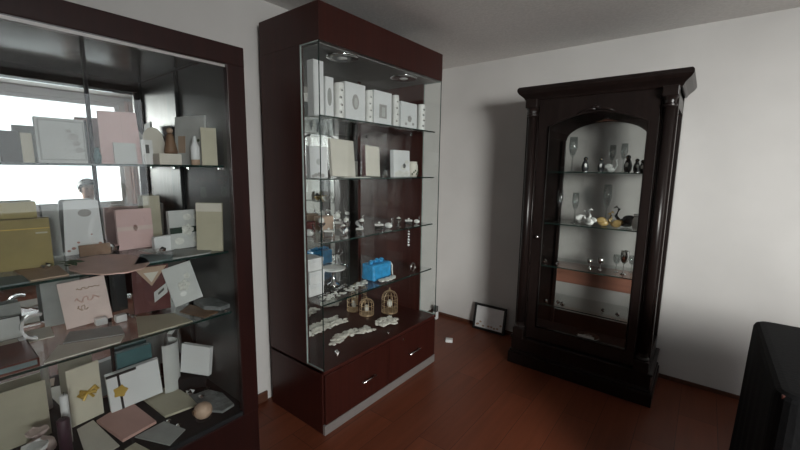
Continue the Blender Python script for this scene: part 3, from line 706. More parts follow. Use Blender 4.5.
L3 = [(-1.80, 1.42, 0, 1.1, 'swan favor at the left end of the third case shelf'), (-1.72, 1.50, 1, 1.0, 'silver box favor by the left swan on the third case shelf'), (-1.88, 1.58, 2, 1.2, 'footed flower cup behind the silver box favor'),
      (-1.74, 1.64, 0, 1.1, 'swan favor left of centre on the third case shelf'), (-1.88, 1.74, 1, 1.3, 'silver box favor at the rear of the third case shelf'), (-1.74, 1.80, 2, 1.0, 'footed flower cup at the centre of the third case shelf'),
      (-1.66, 1.88, 1, 1.1, 'silver box favor right of the centre cup'), (-1.66, 1.975, 0, 1.0, 'swan favor right of centre on the third case shelf'), (-1.66, 2.085, 2, .9, 'footed flower cup near the right end of the third case shelf'), (-1.66, 2.20, 1, 1.0, 'silver box favor at the right end of the third case shelf'), (-1.66, 2.30, 0, .8, 'swan favor at the far right of the third case shelf')]
L3 += [(-1.95, 1.78, 2, 1.3, 'footed flower cup against the mirror on the third case shelf'), (-1.80, 1.72, 2, 1.1, 'footed flower cup beside the rear silver box favor'), (-1.66, 1.70, 1, .9, 'front silver box favor between two swans on the third case shelf'), (-1.68, 1.58, 2, .9, 'footed flower cup at the front left of the third case shelf'), (-1.86, 1.90, 0, 1.1, 'swan favor at the rear centre of the third case shelf')]
for x, y, k, s_, lab in L3: trinket(lab, (x, y, Z), k, s_, 'crystal favors on the third case shelf')
b = B(); bx(b, -.04, .04, -.05, .05, 0, .09, .004)
tag(obj('favor_box', b, 'tan', loc=(-1.95, 1.66, Z)), 'tan favor box behind the swan on the third case shelf', 'box')
b = B(); bx(b, -.05, .05, -.05, .05, 0, .07, .004)
tag(obj('favor_box', b, 'wine', loc=(-1.95, 1.50, Z)), 'dark red favor box at the rear left of the third case shelf', 'box')
ch = thing('bead_string', 'string of crystal beads hanging from the edge of the third case shelf', 'bead string', (-1.574, 2.09, Z - .13))
b = B(); tube(b, [(0, 0, 0), (0, 0, .124), (-.006, 0, .132), (-.03, 0, .1315)], .0012, 5); obj('thread', b, 'silver', ch)
for k in range(6):
    b = B(); ball(b, (0, 0, .012 + .019 * k), .0075 if k % 2 else .0095, 1); obj('bead', b, 'silver' if k % 2 else 'pearl', ch)

# ---- fourth shelf
Z = CS[3]
bl = thing('gift_bag', 'bright blue wrapped gift box on the fourth shelf of the centre case', 'gift', (-1.71, 1.93, Z + .001), (0, 0, PI / 2))
bl.scale = (.86, .86, .86)
b = B(); bx(b, -.105, .105, -.05, .08, 0, .125, .012)
random.seed(4)
for v in b.verts: v.co += Vector((random.uniform(-.006, .006), random.uniform(-.006, .006), random.uniform(0, .008) if v.co.z > .05 else 0))
obj('wrapped_box', b, 'blue', bl, smooth=False)
b = B(); 
for k in range(9): ball(b, (-.08 + .02 * k, .01 + .012 * (k % 3), .135 + .006 * (k % 2)), .02, 1, (1, 1, .8))
obj('crumpled_top', b, 'blue', bl)
b = B(); tube(b, [(.11, -.03, .12), (.125, -.04, .09), (.118, -.045, .05), (.13, -.04, .01)], .006, 6); obj('ribbon_tail', b, 'lace', bl)
def ruffle(name, label, c, rx, ry, h, m, seed, n=40, rz=0):
    random.seed(seed); b = B()
    for i in range(n):
        a = 2 * PI * i / n; q = random.uniform(.2, .95)
        x, y = math.cos(a) * rx * q, math.sin(a) * ry * q
        ball(b, (x, y, h * random.uniform(.35, .65)), h * .5, 1, (random.uniform(.8, 1.6), random.uniform(.8, 1.6), random.uniform(.4, .7)))
    return tag(obj(name, b, m, loc=c, rot=(0, 0, rz)), label, 'cloth')
ruffle('lace_doily', 'crumpled white lace doily in front of the blue gift', (-1.622, 1.92, Z), .026, .085, .026, 'lace', 2)
def garland(name, label, pts, r, m, seed, n=46, cat='garland'):
    """feather or flower garland: many small petals along a path"""
    random.seed(seed); b = B(); P_ = [Vector(p) for p in pts]; c = P_[0].copy()
    for i in range(n):
        u = i / (n - 1) * (len(P_) - 1); k = min(int(u), len(P_) - 2); p = P_[k].lerp(P_[k + 1], u - k) - c
        q = Vector((random.uniform(-1, 1), random.uniform(-1, 1), random.uniform(.15, .6))) * r
        ball(b, p + q, r * random.uniform(.35, .55), 1, (random.uniform(.8, 1.5), random.uniform(.8, 1.5), random.uniform(.25, .6)))
    zz = min(v.co.z for v in b.verts)
    for v in b.verts: v.co.z -= zz
    return tag(obj(name, b, m, loc=c), label, cat)
garland('flower_garland', 'white beaded flower garland winding along the front of the fourth case shelf', [(-1.64, 1.37, Z), (-1.645, 1.50, Z), (-1.66, 1.64, Z), (-1.68, 1.74, Z), (-1.72, 1.78, Z)], .024, 'lace', 11, 60)
garland('bead_garland', 'silver bead garland on the fourth case shelf behind the white flowers', [(-1.70, 1.40, Z), (-1.72, 1.55, Z), (-1.76, 1.68, Z)], .016, 'silver', 12, 34)
for k, (zz, dx, lab) in enumerate([(0, 0, 'lowest white box of the stack at the left of the fourth case shelf'), (.075, .006, 'second white box from the bottom of the case stack'), (.15, -.004, 'white box topmost of the stack on the fourth case shelf')]):
    b = B(); bx(b, -.06, .06, -.055, .055, 0, .07, .003)
    r = thing('favor_box', lab, 'box', (-1.80 + dx, 1.42, Z + zz), group='stacked white favor boxes')
    obj('box_body', b, 'white', r)
    b = B(); bx(b, -.062, .062, -.057, .057, .050, .074, .003); obj('lid', b, 'white2', r)
    r.location.z = Z + zz
cs = thing('cake_stand', 'small white pedestal dish at the centre of the fourth case shelf', 'dish', (-1.83, 1.63, Z))
b = B(); lathe(b, [(.04, 0), (.042, .006), (.012, .02), (.010, .09), (.02, .10)], seg=20); obj('pedestal', b, 'silver', cs, smooth=True)
b = B(); lathe(b, [(.02, .098), (.075, .102), (.08, .112), (.07, .110), (0, .106)], seg=24); obj('dish', b, 'pearl', cs, smooth=True)
goblet('goblet', 'clear goblet beside the pedestal dish on the fourth case shelf', (-1.88, 1.78, Z), .12, .026)
rg = thing('napkin_ring', 'silver ring standing at the right end of the fourth case shelf', 'ring', (-1.64, 2.235, Z))
b = B(); n = 20
pts = [(0, .026 * math.cos(2 * PI * i / n), .031 + .026 * math.sin(2 * PI * i / n)) for i in range(n + 1)]; tube(b, pts, .005, 6); obj('band', b, 'silver', rg, smooth=True)
b = B(); ball(b, (.003, 0, .062), .008, 1); obj('stone', b, 'crystal', rg)

# ---- deck of the case
Z = CD + .002
def cage(label, c, r, h, m):
    t = thing('bird_cage', label, 'bird cage', c, group='decorative bird cages in the centre case')
    b = B(); lathe(b, [(r, 0), (r * 1.05, .004), (r * 1.05, .010), (r, .012)], seg=24); obj('base_plate', b, m, t)
    b = B()
    for k in range(12):
        a = 2 * PI * k / 12; ca, sa = math.cos(a), math.sin(a)
        tube(b, [(r * ca, r * sa, .01), (r * ca, r * sa, h * .55), (r * .92 * ca, r * .92 * sa, h * .68), (r * .65 * ca, r * .65 * sa, h * .8), (r * .2 * ca, r * .2 * sa, h * .87)], .0022, 5)
    obj('wires', b, m, t)
    b = B()
    for zz in (.3, .55):
        tube(b, [(r * math.cos(2 * PI * i / 24), r * math.sin(2 * PI * i / 24), h * zz) for i in range(25)], .0025, 5)
    obj('hoop', b, m, t)
    b = B(); lathe(b, [(r * .25, h * .86), (r * .15, h * .9), (.004, h * .93), (.006, h * .96), (0, h)], seg=12); obj('finial', b, m, t)
    b = B(); ball(b, (0, 0, h * .35), r * .35, 2, (1, 1, 1.5)); obj('bird', b, 'feather', t, smooth=True)
    return t
cage('gold wire bird cage on the deck below the blue gift', (-1.86, 2.235, Z), .062, .20, 'goldm')
cage('smaller pale bird cage standing left of the gold cage', (-1.96, 2.08, Z), .055, .145, 'goldm')
garland('feather_garland', 'white feather garland lying at the front of the case deck', [(-1.77, 1.57, Z), (-1.80, 1.68, Z), (-1.765, 1.78, Z), (-1.74, 1.86, Z)], .034, 'feather', 21, 130)
garland('feather_garland', 'white feather tufts standing in for a reflection in the back mirror of the case', [(-1.99, 1.58, Z), (-1.99, 1.70, Z), (-1.99, 1.86, Z)], .028, 'feather', 22, 110)  # stands in for the lace bundle's reflection in the mirror
ruffle('lace_bundle', 'crumpled white lace bundle on the case deck before the gold cage', (-1.73, 2.04, Z), .075, .085, .035, 'feather', 31, 60)
gem('crystal_ornament', 'small crystal at the left front of the case deck', (-1.63, 1.475, Z), .020, 'silver', 1, (1, 1, 1.2))
gem('crystal_ornament', 'small crystal at the front of the case deck near the lace bundle', (-1.60, 1.91, Z), .012, 'silver')
for k, (x, y) in enumerate([(-1.90, 1.44), (-1.93, 1.50)]):
    pouch('favor_pouch', ['white favor pouch at the left rear of the case deck', 'white favor pouch touching the mirror at the left rear of the case deck'][k], (x - .0 - .06 * k, y + .04 * k, Z), .028, 'lace')

# ================================================================ far curio cabinet
fc = thing('curio_cabinet', 'nearly black carved curio cabinet with an arched glass door against the back wall', 'curio cabinet', (-.626, 3.04, 0))
def Fc(name, bm, m, parent=None, **k):
    o = obj(name, bm, m, parent or fc, **k)
    if parent is None: o.location = (.626, -3.04, 0)
    return o
X0, X1, YF, YB = -1.075, -.177, 2.835, BY - .003
# base with stepped moulding
b = B(); bx(b, -1.108, -.144, 2.797, YB, 0, .09, .004); bx(b, -1.10, -.152, 2.805, YB, .09, .115, .008); bx(b, -1.09, -.162, 2.815, YB, .115, .20, .003); bx(b, -1.10, -.152, 2.805, YB, .20, .222, .008)
Fc('plinth', b, 'espresso')
b = B(); bx(b, X0, X0 + .03, YF, YB, .222, 2.0); Fc('side_panel', b, 'espresso')
b = B(); bx(b, X1 - .03, X1, YF, YF + .055, .222, 2.0); bx(b, X1 - .03, X1, YB - .055, YB, .222, 2.0); bx(b, X1 - .03, X1, YF + .055, YB - .055, .222, .33); bx(b, X1 - .03, X1, YF + .055, YB - .055, 1.88, 2.0)
sp = Fc('added_side_frame', b, 'espresso')  # glazed side added to let window light onto the back panel
b = B(); bx(b, X1 - .018, X1 - .014, YF + .05, YB - .05, .325, 1.885); obj('side_glass', b, 'pane', sp)
b = B(); bx(b, X0, X1, 3.262, YB, .222, 2.0); Fc('back_board', b, 'espresso')
b = B(); prism(b, [(-.905, .77), (-.355, .77), (-.355, 1.735)] + [(-.63 + .275 * math.cos(PI * i / 20), 1.735 + .13 * math.sin(PI * i / 20)) for i in range(1, 20)] + [(-.905, 1.735)], 3.254, 3.262); Fc('upper_back_panel', b, 'curio_back')
b = B(); tube(b, [(-.70, 3.25, 1.868), (-.63, 3.248, 1.882), (-.56, 3.25, 1.868)], [.004, .011, .004], 7); ball(b, (-.63, 3.247, 1.888), .016, 1, (1.4, .5, .8)); Fc('back_crest', b, 'silver')
b = B(); bx(b, -.905, -.355, 3.250, 3.262, .36, .60); Fc('lower_back_panel', b, 'curio_back')
b = B(); bx(b, -.905, -.355, 3.240, 3.262, .60, .77, .004); Fc('back_rail', b, 'rail')
for xm in (-.917, -.343):
    b = B(); bx(b, xm - .012, xm + .012, 3.236, 3.262, .24, 1.735, .003); Fc('back_stile', b, 'espresso')
b = B(); bx(b, X0, X1, YF, YB, 1.96, 2.0, .003); Fc('top_board', b, 'espresso')
b = B(); bx(b, X0 + .03, X1 - .03, YF + .02, 3.25, .222, .24); Fc('deck', b, 'velvet')
# cornice, stepped outwards
b = B()
prof = [(0.0, 1.995), (.006, 2.003), (.010, 2.012), (.022, 2.024), (.038, 2.038), (.046, 2.050), (.050, 2.058), (.050, 2.072), (.046, 2.080), (.040, 2.087)]
for i in range(len(prof) - 1):
    (o0, z0), (o1, z1) = prof[i], prof[i + 1]
    rings = []
    for o_, z_ in ((o0, z0), (o1, z1)):
        rings.append([b.verts.new((x, y, z_)) for x, y in ((X0 - .01 - o_, YB), (X0 - .01 - o_, YF - .012 - o_), (X1 + .01 + o_, YF - .012 - o_), (X1 + .01 + o_, YB))])
    for k in range(3): b.faces.new((rings[0][k], rings[0][k + 1], rings[1][k + 1], rings[1][k]))
    if i == len(prof) - 2: b.faces.new(rings[1])
    if i == 0: b.faces.new(list(reversed(rings[0])))
bmesh.ops.remove_doubles(b, verts=b.verts, dist=1e-5)
Fc('cornice', b, 'espresso')
# pilasters: turned half columns with capitals and bases
for xc in (X0 + .042, X1 - .042):
    b = B(); lathe(b, [(.03, .34), (.03, 1.885)], (xc, YF - .008, 0), 20); c = Fc('pilaster', b, 'espresso', smooth=True)
    b = B(); bx(b, xc - .042, xc + .042, YF - .048, YF + .03, 1.94, 2.0, .006)
    lathe(b, [(.031, 1.88), (.040, 1.887), (.040, 1.896), (.031, 1.902), (.033, 1.92), (.044, 1.94)], (xc, YF - .008, 0), 20); obj('capital', b, 'espresso', c)
    b = B(); bx(b, xc - .042, xc + .042, YF - .05, YF + .03, .222, .30, .006); lathe(b, [(.042, .30), (.042, .312), (.032, .325), (.031, .345)], (xc, YF - .008, 0), 20); obj('column_base', b, 'espresso', c)
# door with arched opening
def arch(x0, x1, z0, zs, zp, n=20):
    pts = [(x0, z0), (x1, z0)]
    for i in range(n + 1):
        u = i / n; pts.append((x1 + (x0 - x1) * u, zs + (zp - zs) * math.sin(PI * u)))
    return pts
DX0, DX1, DZ0, DZ1 = -.985, -.267, .235, 1.98
OX0, OX1, OZ0, OZS, OZP = -.915, -.318, .33, 1.81, 1.89
b = B()
bx(b, DX0, OX0, YF - .004, YF + .026, DZ0, DZ1); bx(b, OX1, DX1, YF - .004, YF + .026, DZ0, DZ1)
bx(b, OX0, OX1, YF - .004, YF + .026, DZ0, OZ0)
n = 20
top = [(OX0, DZ1), (OX0, OZS)] + [(OX0 + (OX1 - OX0) * i / n, OZS + (OZP - OZS) * math.sin(PI * i / n)) for i in range(1, n)] + [(OX1, OZS), (OX1, DZ1)]
for i in range(n):
    xa = OX0 + (OX1 - OX0) * i / n; xb = OX0 + (OX1 - OX0) * (i + 1) / n
    za = OZS + (OZP - OZS) * math.sin(PI * i / n); zb = OZS + (OZP - OZS) * math.sin(PI * (i + 1) / n)
    prism(b, [(xa, za), (xb, zb), (xb, DZ1), (xa, DZ1)], YF - .004, YF + .026)
bmesh.ops.remove_doubles(b, verts=b.verts, dist=1e-5)
dr = Fc('door', b, 'espresso')
b = B(); prism(b, arch(OX0 - .005, OX1 + .005, OZ0 - .005, OZS, OZP + .004), YF + .008, YF + .012); obj('arched_glass', b, 'pane', dr)
b = B(); ap = arch(OX0, OX1, OZ0, OZS, OZP); tube(b, [(x, YF - .004, z) for x, z in ap] + [(ap[0][0], YF - .004, ap[0][1])], .006, 6); obj('glazing_bead', b, 'espresso', dr, smooth=True)
b = B()   # carved crest over the arch
cx = (OX0 + OX1) / 2
for s in (-1, 1):
    tube(b, [(cx, YF - .008, 1.905), (cx + s * .04, YF - .010, 1.908), (cx + s * .075, YF - .010, 1.900), (cx + s * .11, YF - .008, 1.885)], [.012, .010, .008, .004], 7)
ball(b, (cx, YF - .010, 1.916), .018, 2, (1.3, .6, .8)); obj('carved_crest', b, 'espresso', dr, smooth=True)
b = B(); lathe(b, [(.006, 0), (.006, .012), (.012, .018), (.010, .026), (0, .028)], (0, 0, 0), 14, Matrix.Translation((-.94, YF - .004, 1.02)) @ Matrix.Rotation(PI / 2, 4, 'X')); obj('knob', b, 'chrome', dr, smooth=True)
# vertical line mouldings either side of the door
for xm in (DX0 - .012, DX1 + .012):
    b = B(); tube(b, [(xm, YF - .004, .25), (xm, YF - .004, 1.96)], .006, 6); Fc('reeded_moulding', b, 'espresso', smooth=True)
FS = (1.495, 1.12, .80, .50)
for z in FS:
    b = B(); bx(b, X0 + .035, X1 - .035, YF + .06, 3.232, z - .007, z); s = Fc('glass_shelf', b, 'shelf')
    b = B(); bx(b, X0 + .035, X1 - .035, YF + .057, YF + .06, z - .007, z); obj('polished_edge', b, 'edge', s)

def bird(label, c, s, m, rz=0, group='small bird figurines in the curio cabinet'):
    t = thing('bird_figurine', label, 'figurine', c, (0, 0, rz), group)
    b = B(); lathe(b, [(.016 * s, 0), (.024 * s, .02 * s), (.026 * s, .045 * s), (.018 * s, .075 * s), (.010 * s, .09 * s)], seg=14); obj('body', b, m, t, smooth=True)
    b = B(); ball(b, (.004 * s, 0, .102 * s), .016 * s, 2); obj('head', b, m, t, smooth=True)
    b = B(); lathe(b, [(.005 * s, 0), (0, .018 * s)], (0, 0, 0), 8, Matrix.Translation((.016 * s, 0, .102 * s)) @ Matrix.Rotation(PI / 2, 4, 'Y')); obj('beak', b, 'amber', t)
    b = B(); ball(b, (.012 * s, 0, .045 * s), .018 * s, 2, (.8, .8, 1.6)); obj('white_breast', b, 'pearl', t, smooth=True)
    b = B(); lathe(b, [(.022 * s, 0), (.022 * s, .004 * s), (0, .005 * s)], seg=12); obj('base', b, 'silver', t)
    return t
Z = FS[0]; YM = 3.02
bird('dark bird figurine second from the left on the top curio shelf', (-.70, YM, Z), .92, 'slate', -1.2)
bird('dark bird figurine at the centre left of the top curio shelf', (-.595, YM, Z), .88, 'slate', -1.6)
bird('dark bird figurine standing right of centre on the top curio shelf', (-.432, YM, Z), 1.0, 'slate', -1.8)
bird('grey bird figurine beside the pair at the right of the top curio shelf', (-.385, YM + .03, Z), .8, 'slate', -1.3)
bird('smallest bird figurine at the right end of the top curio shelf', (-.345, YM - .03, Z), .72, 'slate', -1.5)
def flute(label, c, h, r=.024):
    t = thing('champagne_flute', label, 'glass', c, group='champagne flutes in the curio cabinet')
    b = B(); lathe(b, [(r * 1.05, 0), (r * 1.05, .003), (r * .2, .008), (r * .16, h * .42)], seg=16); obj('stem', b, 'crystal', t, smooth=True)
    b = B(); lathe(b, [(r * .16, h * .42), (r * .6, h * .5), (r, h * .7), (r * .85, h), (r * .8, h), (r * .92, h * .7), (r * .5, h * .52), (0, h * .47)], seg=16); obj('bowl', b, 'crystal', t, smooth=True)
    return t
flute('tall champagne flute at the left end of the top curio shelf', (-.79, YM, Z), .25, .03)
flute('champagne flute behind the birds at the centre of the top curio shelf', (-.545, YM + .08, Z), .19)
flute('champagne flute behind the right pair of birds on the top curio shelf', (-.475, YM + .09, Z), .20)
sw = thing('swan_figurine', 'pale winged swan figurine at the centre of the top curio shelf', 'figurine', (-.53, YM - .03, Z))
b = B(); ball(b, (0, 0, .02), .02, 2, (1.5, .9, .95)); obj('body', b, 'gray', sw, smooth=True)
b = B(); tube(b, [(.022, 0, .025), (.038, 0, .05), (.028, 0, .085), (.045, 0, .092)], [.008, .006, .005, .002], 7); obj('neck', b, 'gray', sw, smooth=True)
b = B()
for s_ in (-1, 1): ball(b, (-.012, s_ * .018, .04), .022, 1, (1.2, .25, .9))
obj('wings', b, 'gray', sw)
Z = FS[1]
flute('tall champagne flute standing at the left end of the second curio shelf', (-.855, YM, Z), .24, .022)
flute('champagne flute beside the left end flute on the second curio shelf', (-.745, YM, Z), .225, .024)
flute('champagne flute rising at the centre of the second curio shelf', (-.548, YM + .05, Z), .29, .03)
def swan(label, c, s, m, rz=0):
    t = thing('swan_figurine', label, 'figurine', c, (0, 0, rz), 'swan figurines on the second curio shelf')
    b = B(); ball(b, (0, 0, .026 * s), .028 * s, 2, (1.4, .9, .92)); obj('body', b, m, t, smooth=True)
    b = B(); tube(b, [(.03 * s, 0, .03 * s), (.052 * s, 0, .06 * s), (.038 * s, 0, .1 * s), (.052 * s, 0, .112 * s), (.066 * s, 0, .102 * s)], [.010 * s, .008 * s, .007 * s, .007 * s, .002 * s], 8); obj('neck', b, m, t, smooth=True)
    b = B()
    for q in (-1, 1): ball(b, (-.015 * s, q * .024 * s, .045 * s), .026 * s, 2, (1.3, .28, .8))
    obj('wings', b, m, t, smooth=True)
    return t
swan('white swan figurine on the second curio shelf left of the amber pair', (-.69, YM, Z), 1.0, 'pearl', .2)
swan('second white swan figurine touching the amber pair on the second curio shelf', (-.63, YM - .06, Z), .9, 'pearl', 2.6)
swan('amber swan figurine left of its twin on the second curio shelf', (-.545, YM - .03, Z), .95, 'amber', .1)
swan('amber swan figurine right of its twin on the second curio shelf', (-.465, YM - .05, Z), .85, 'amber', 3.0)
swan('slate swan figurine with raised wings on the second curio shelf', (-.415, YM + .03, Z), 1.25, 'slate', 3.3)
vs_ = thing('vase', 'small white vase at the right end of the second curio shelf', 'vase', (-.350, YM - .02, Z))
b = B(); lathe(b, [(.018, 0), (.026, .03), (.022, .06), (.013, .08), (.02, .1), (.016, .1), (.010, .08), (0, .07)], seg=18); obj('vase_body', b, 'pearl', vs_, smooth=True)
b = B(); lathe(b, [(.014, .083), (.0165, .087), (.014, .091)], seg=18); obj('collar', b, 'silver', vs_)
Z = FS[2]
for k, (x, y, h, r, m_, lab) in enumerate([(-.615, YM, .07, .02, 'silver', 'small silver goblet left of centre on the third curio shelf'), (-.545, YM, .09, .022, 'silver', 'silver goblet at the centre of the third curio shelf'), (-.445, YM, .125, .024, 'crystal', 'crystal goblet right of centre on the third curio shelf'), (-.395, YM - .03, .165, .028, 'silver', 'tallest silver goblet on the third curio shelf'), (-.36, YM + .06, .12, .022, 'crystal', 'crystal goblet at the right end of the third curio shelf')]):
    goblet('goblet', lab, (x, y, Z), h, r, m_, 'goblets on the third curio shelf')
G = 'crystal trinkets in the curio cabinet'
for x, y, z, r, lab in [(-.92, 2.96, FS[2], .018, 'crystal trinket at the left of the third curio shelf'), (-.82, 2.95, FS[2], .018, 'crystal trinket beside the left one on the third curio shelf'), (-.80, 2.96, FS[3], .016, 'crystal trinket at the left of the fourth curio shelf'), (-.76, 2.93, FS[3], .02, 'crystal trinket second along the fourth curio shelf'),
                        (-.40, 2.97, FS[3], .018, 'crystal trinket at the right of the fourth curio shelf'), (-.88, 2.92, FS[3], .018, 'crystal trinket at the left corner of the fourth curio shelf'), (-.50, 3.0, FS[3], .014, 'crystal trinket at the centre of the fourth curio shelf'),
                        (-.80, 2.93, .24, .018, 'crystal trinket on the curio floor at the left'), (-.70, 2.95, .24, .016, 'crystal trinket on the curio floor left of the white card'), (-.46, 2.95, .24, .014, 'crystal trinket on the curio floor right of the white card'), (-.40, 2.93, .24, .016, 'crystal trinket on the curio floor at the right end')]:
    gem('crystal_trinket', lab, (x, y, z), r, 'silver', 1, (1, 1, 1), 'ornament', G)
card('place_card', 'small white folded card on the floor of the curio cabinet', 'card', (-.64, 2.93), (-.53, 2.93), .24, .075, 'grayw', lean=14)
dish = thing('dish', 'shallow silver dish on the curio floor behind the white card', 'dish', (-.60, 3.08, .24))
b = B(); lathe(b, [(.04, 0), (.045, .006), (.085, .022), (.08, .024), (.04, .010), (0, .008)], seg=24); obj('bowl', b, 'silver', dish, smooth=True)
b = B(); ball(b, (0, 0, .025), .018, 1); obj('glass_bead', b, 'crystal', dish)

# ================================================================ things on the floor
pf = thing('picture_frame', 'black framed picture leaning on the back wall beside the curio cabinet', 'picture frame', (-1.635, 3.222, 0), (math.radians(-11), 0, .03))
w_, h_ = .315, .245
b = B(); q = .022
bx(b, 0, w_, -.018, 0, 0, q, .002); bx(b, 0, w_, -.018, 0, h_ - q, h_, .002); bx(b, 0, q, -.018, 0, q, h_ - q, .002); bx(b, w_ - q, w_, -.018, 0, q, h_ - q, .002); obj('frame', b, 'black', pf)
b = B(); bx(b, q, w_ - q, -.010, -.002, q, h_ - q); pc = obj('picture_mat', b, 'white', pf)
b = B(); random.seed(9)
for k in range(9):
    cx_ = q + .02 + (w_ - 2 * q - .04) * (k / 8 if k > 3 else random.random() * .3); cz_ = q + .018 + .012 * random.random() + (.03 if k in (0, 8) else 0)
    prism(b, [(cx_ + .012 * math.cos(2 * PI * i / 8), cz_ + .009 * math.sin(2 * PI * i / 8)) for i in range(8)], -.0115, -.010)
obj('floral_print', b, 'tan', pc)
b = B(); bx(b, -.03, .03, -.022, .022, 0, .028, .003)
tag(obj('paper_box', b, 'plastic', loc=(-1.645, 2.80, 0), rot=(0, 0, .5)), 'tiny white box lying on the floor in front of the picture frame', 'box')
ad = thing('power_adapter', 'white plug adapter with a dark plug at the wall behind the centre case', 'adapter', (-2.03, 3.17, 0))
b = B(); bx(b, -.022, .022, -.02, .02, 0, .075, .004); obj('adapter_body', b, 'plastic', ad)
b = B(); bx(b, -.020, .020, -.018, .018, .075, .135, .004); obj('plug', b, 'dgray', ad)

# black draped table at the right edge
tb = thing('table', 'table draped in a black cloth at the right edge of the picture', 'table', (.76, 1.945, 0))
def soft(bm, x0, x1, y0, y1, z0, z1, r):
    bx(bm, x0, x1, y0, y1, z0, z1)
    bmesh.ops.bevel(bm, geom=[e for e in bm.edges], offset=r, segments=4, affect='EDGES', profile=.5)
    return bm
b = B(); bx(b, -.52, .52, -.375, .375, .815, .838, .003); obj('tabletop', b, 'hutch', tb)
for x in (-.47, .47):
    for y in (-.33, .33):
        b = B(); bx(b, x - .025, x + .025, y - .025, y + .025, 0, .815, .003); obj('leg', b, 'hutch', tb)
# the cloth: a rounded rectangle that falls to the floor in shallow folds
b = B(); rings = []; n = 240
def outline(hw, hl, r, k):
    """point k of n on a rounded rectangle"""
    per = [2 * (hl - r), 2 * (hw - r)] * 2; arc = PI / 2 * r; tot = sum(per) + 4 * arc
    t = k / n * tot
    cs_ = [(hw, -hl + r, 0, 1, 0), (hw - r, hl, -1, 0, PI / 2), (-hw, hl - r, 0, -1, PI), (-hw + r, -hl, 1, 0, 1.5 * PI)]
    for q in range(4):
        x, y, dx_, dy_, a0 = cs_[q]
        if t <= per[q]: return x + dx_ * t, y + dy_ * t, math.cos(a0), math.sin(a0)
        t -= per[q]
        if t <= arc:
            a = a0 + t / r; cx_ = x + dx_ * per[q] - r * math.cos(a0); cy_ = y + dy_ * per[q] - r * math.sin(a0)
            return cx_ + r * math.cos(a), cy_ + r * math.sin(a), math.cos(a), math.sin(a)
        t -= arc
    return hw, -hl + r, 1, 0
for z, off, fold in ((.847, -.03, 0), (.845, -.012, 0), (.838, 0, 0), (.825, .006, 0), (.70, .010, .15), (.45, .016, .6), (.2, .024, .9), (.012, .03, 1.0)):
    ring = []
    for k in range(n):
        x, y, nx, ny = outline(.53, .385, .05, k)
        d = off + fold * .005 * math.sin(2 * PI * k / n * 26)
        ring.append(b.verts.new((x + nx * d, y + ny * d, z)))
    rings.append(ring)
for a, c in zip(rings, rings[1:]):
    for k in range(n): b.faces.new((a[k], a[(k + 1) % n], c[(k + 1) % n], c[k]))
b.faces.new(rings[0])
obj('black_cloth', b, 'leather', tb, smooth=False)

# ================================================================ the window side of the room (seen in the mirrors)
# seated person in front of the window
def skin_mesh(name, verts, edges, radii, m, parent=None, sub=2):
    me = bpy.data.meshes.new(name); me.from_pydata(verts, edges, []); me.update()
    o = bpy.data.objects.new(name, me); COL.objects.link(o)
    md = o.modifiers.new('skin', 'SKIN'); md.use_smooth_shade = True
    for i, r in enumerate(radii): me.skin_vertices[0].data[i].radius = r if isinstance(r, tuple) else (r, r)
    me.skin_vertices[0].data[0].use_root = True
    o.modifiers.new('sub', 'SUBSURF').levels = sub; o.modifiers['sub'].render_levels = sub
    dg = bpy.context.evaluated_depsgraph_get()
    nm = bpy.data.meshes.new_from_object(o.evaluated_get(dg)); bpy.data.objects.remove(o)
    nm.name = name; nm.materials.clear(); nm.materials.append(M[m])
    for p in nm.polygons: p.use_smooth = True
    o2 = bpy.data.objects.new(name, nm); COL.objects.link(o2)
    if parent: o2.parent = parent
    return o2
# x forward, y left, z up in the person's frame; feet on the floor, seat at 0.44
PV = [(0, 0, .52), (.0, 0, .66), (.01, 0, .82), (.02, 0, .96), (.03, 0, 1.04), (.04, 0, 1.10), (.055, 0, 1.17), (.06, 0, 1.235), (.05, 0, 1.28),
      (.02, .17, .965), (.05, .22, .75), (.26, .16, .64), (.34, .13, .625),
      (.02, -.17, .965), (.05, -.22, .75), (.26, -.16, .64), (.34, -.13, .625),
      (.04, .10, .51), (.42, .12, .51), (.42, .12, .10), (.53, .13, .045),
      (.04, -.10, .51), (.42, -.12, .51), (.42, -.12, .10), (.53, -.13, .045)]
PE = [(0, 1), (1, 2), (2, 3), (3, 4), (4, 5), (5, 6), (6, 7), (7, 8), (3, 9), (9, 10), (10, 11), (11, 12), (3, 13), (13, 14), (14, 15), (15, 16),
      (0, 17), (17, 18), (18, 19), (19, 20), (0, 21), (21, 22), (22, 23), (23, 24)]
PR = [(.13, .10), (.12, .09), (.14, .10), (.13, .09), .06, .052, (.072, .08), (.078, .09), .06,
      .055, .046, .034, .028, .055, .046, .034, .028, .08, .058, .042, .032, .08, .058, .042, .032]
body = skin_mesh('person', PV, PE, PR, 'skin')
bm = bmesh.new(); bm.from_mesh(body.data)
for s_ in (1, -1):
    for k, ln in enumerate((.062, .070, .066, .052)):
        y = s_ * (.105 + .017 * k - .0); tube(bm, [(.345, y, .622), (.345 + ln * .6, y, .617), (.345 + ln, y, .600)], [.010, .009, .007], 7)
    tube(bm, [(.325, s_ * .105, .622), (.355, s_ * .082, .617), (.385, s_ * .078, .608)], [.011, .010, .008], 7)
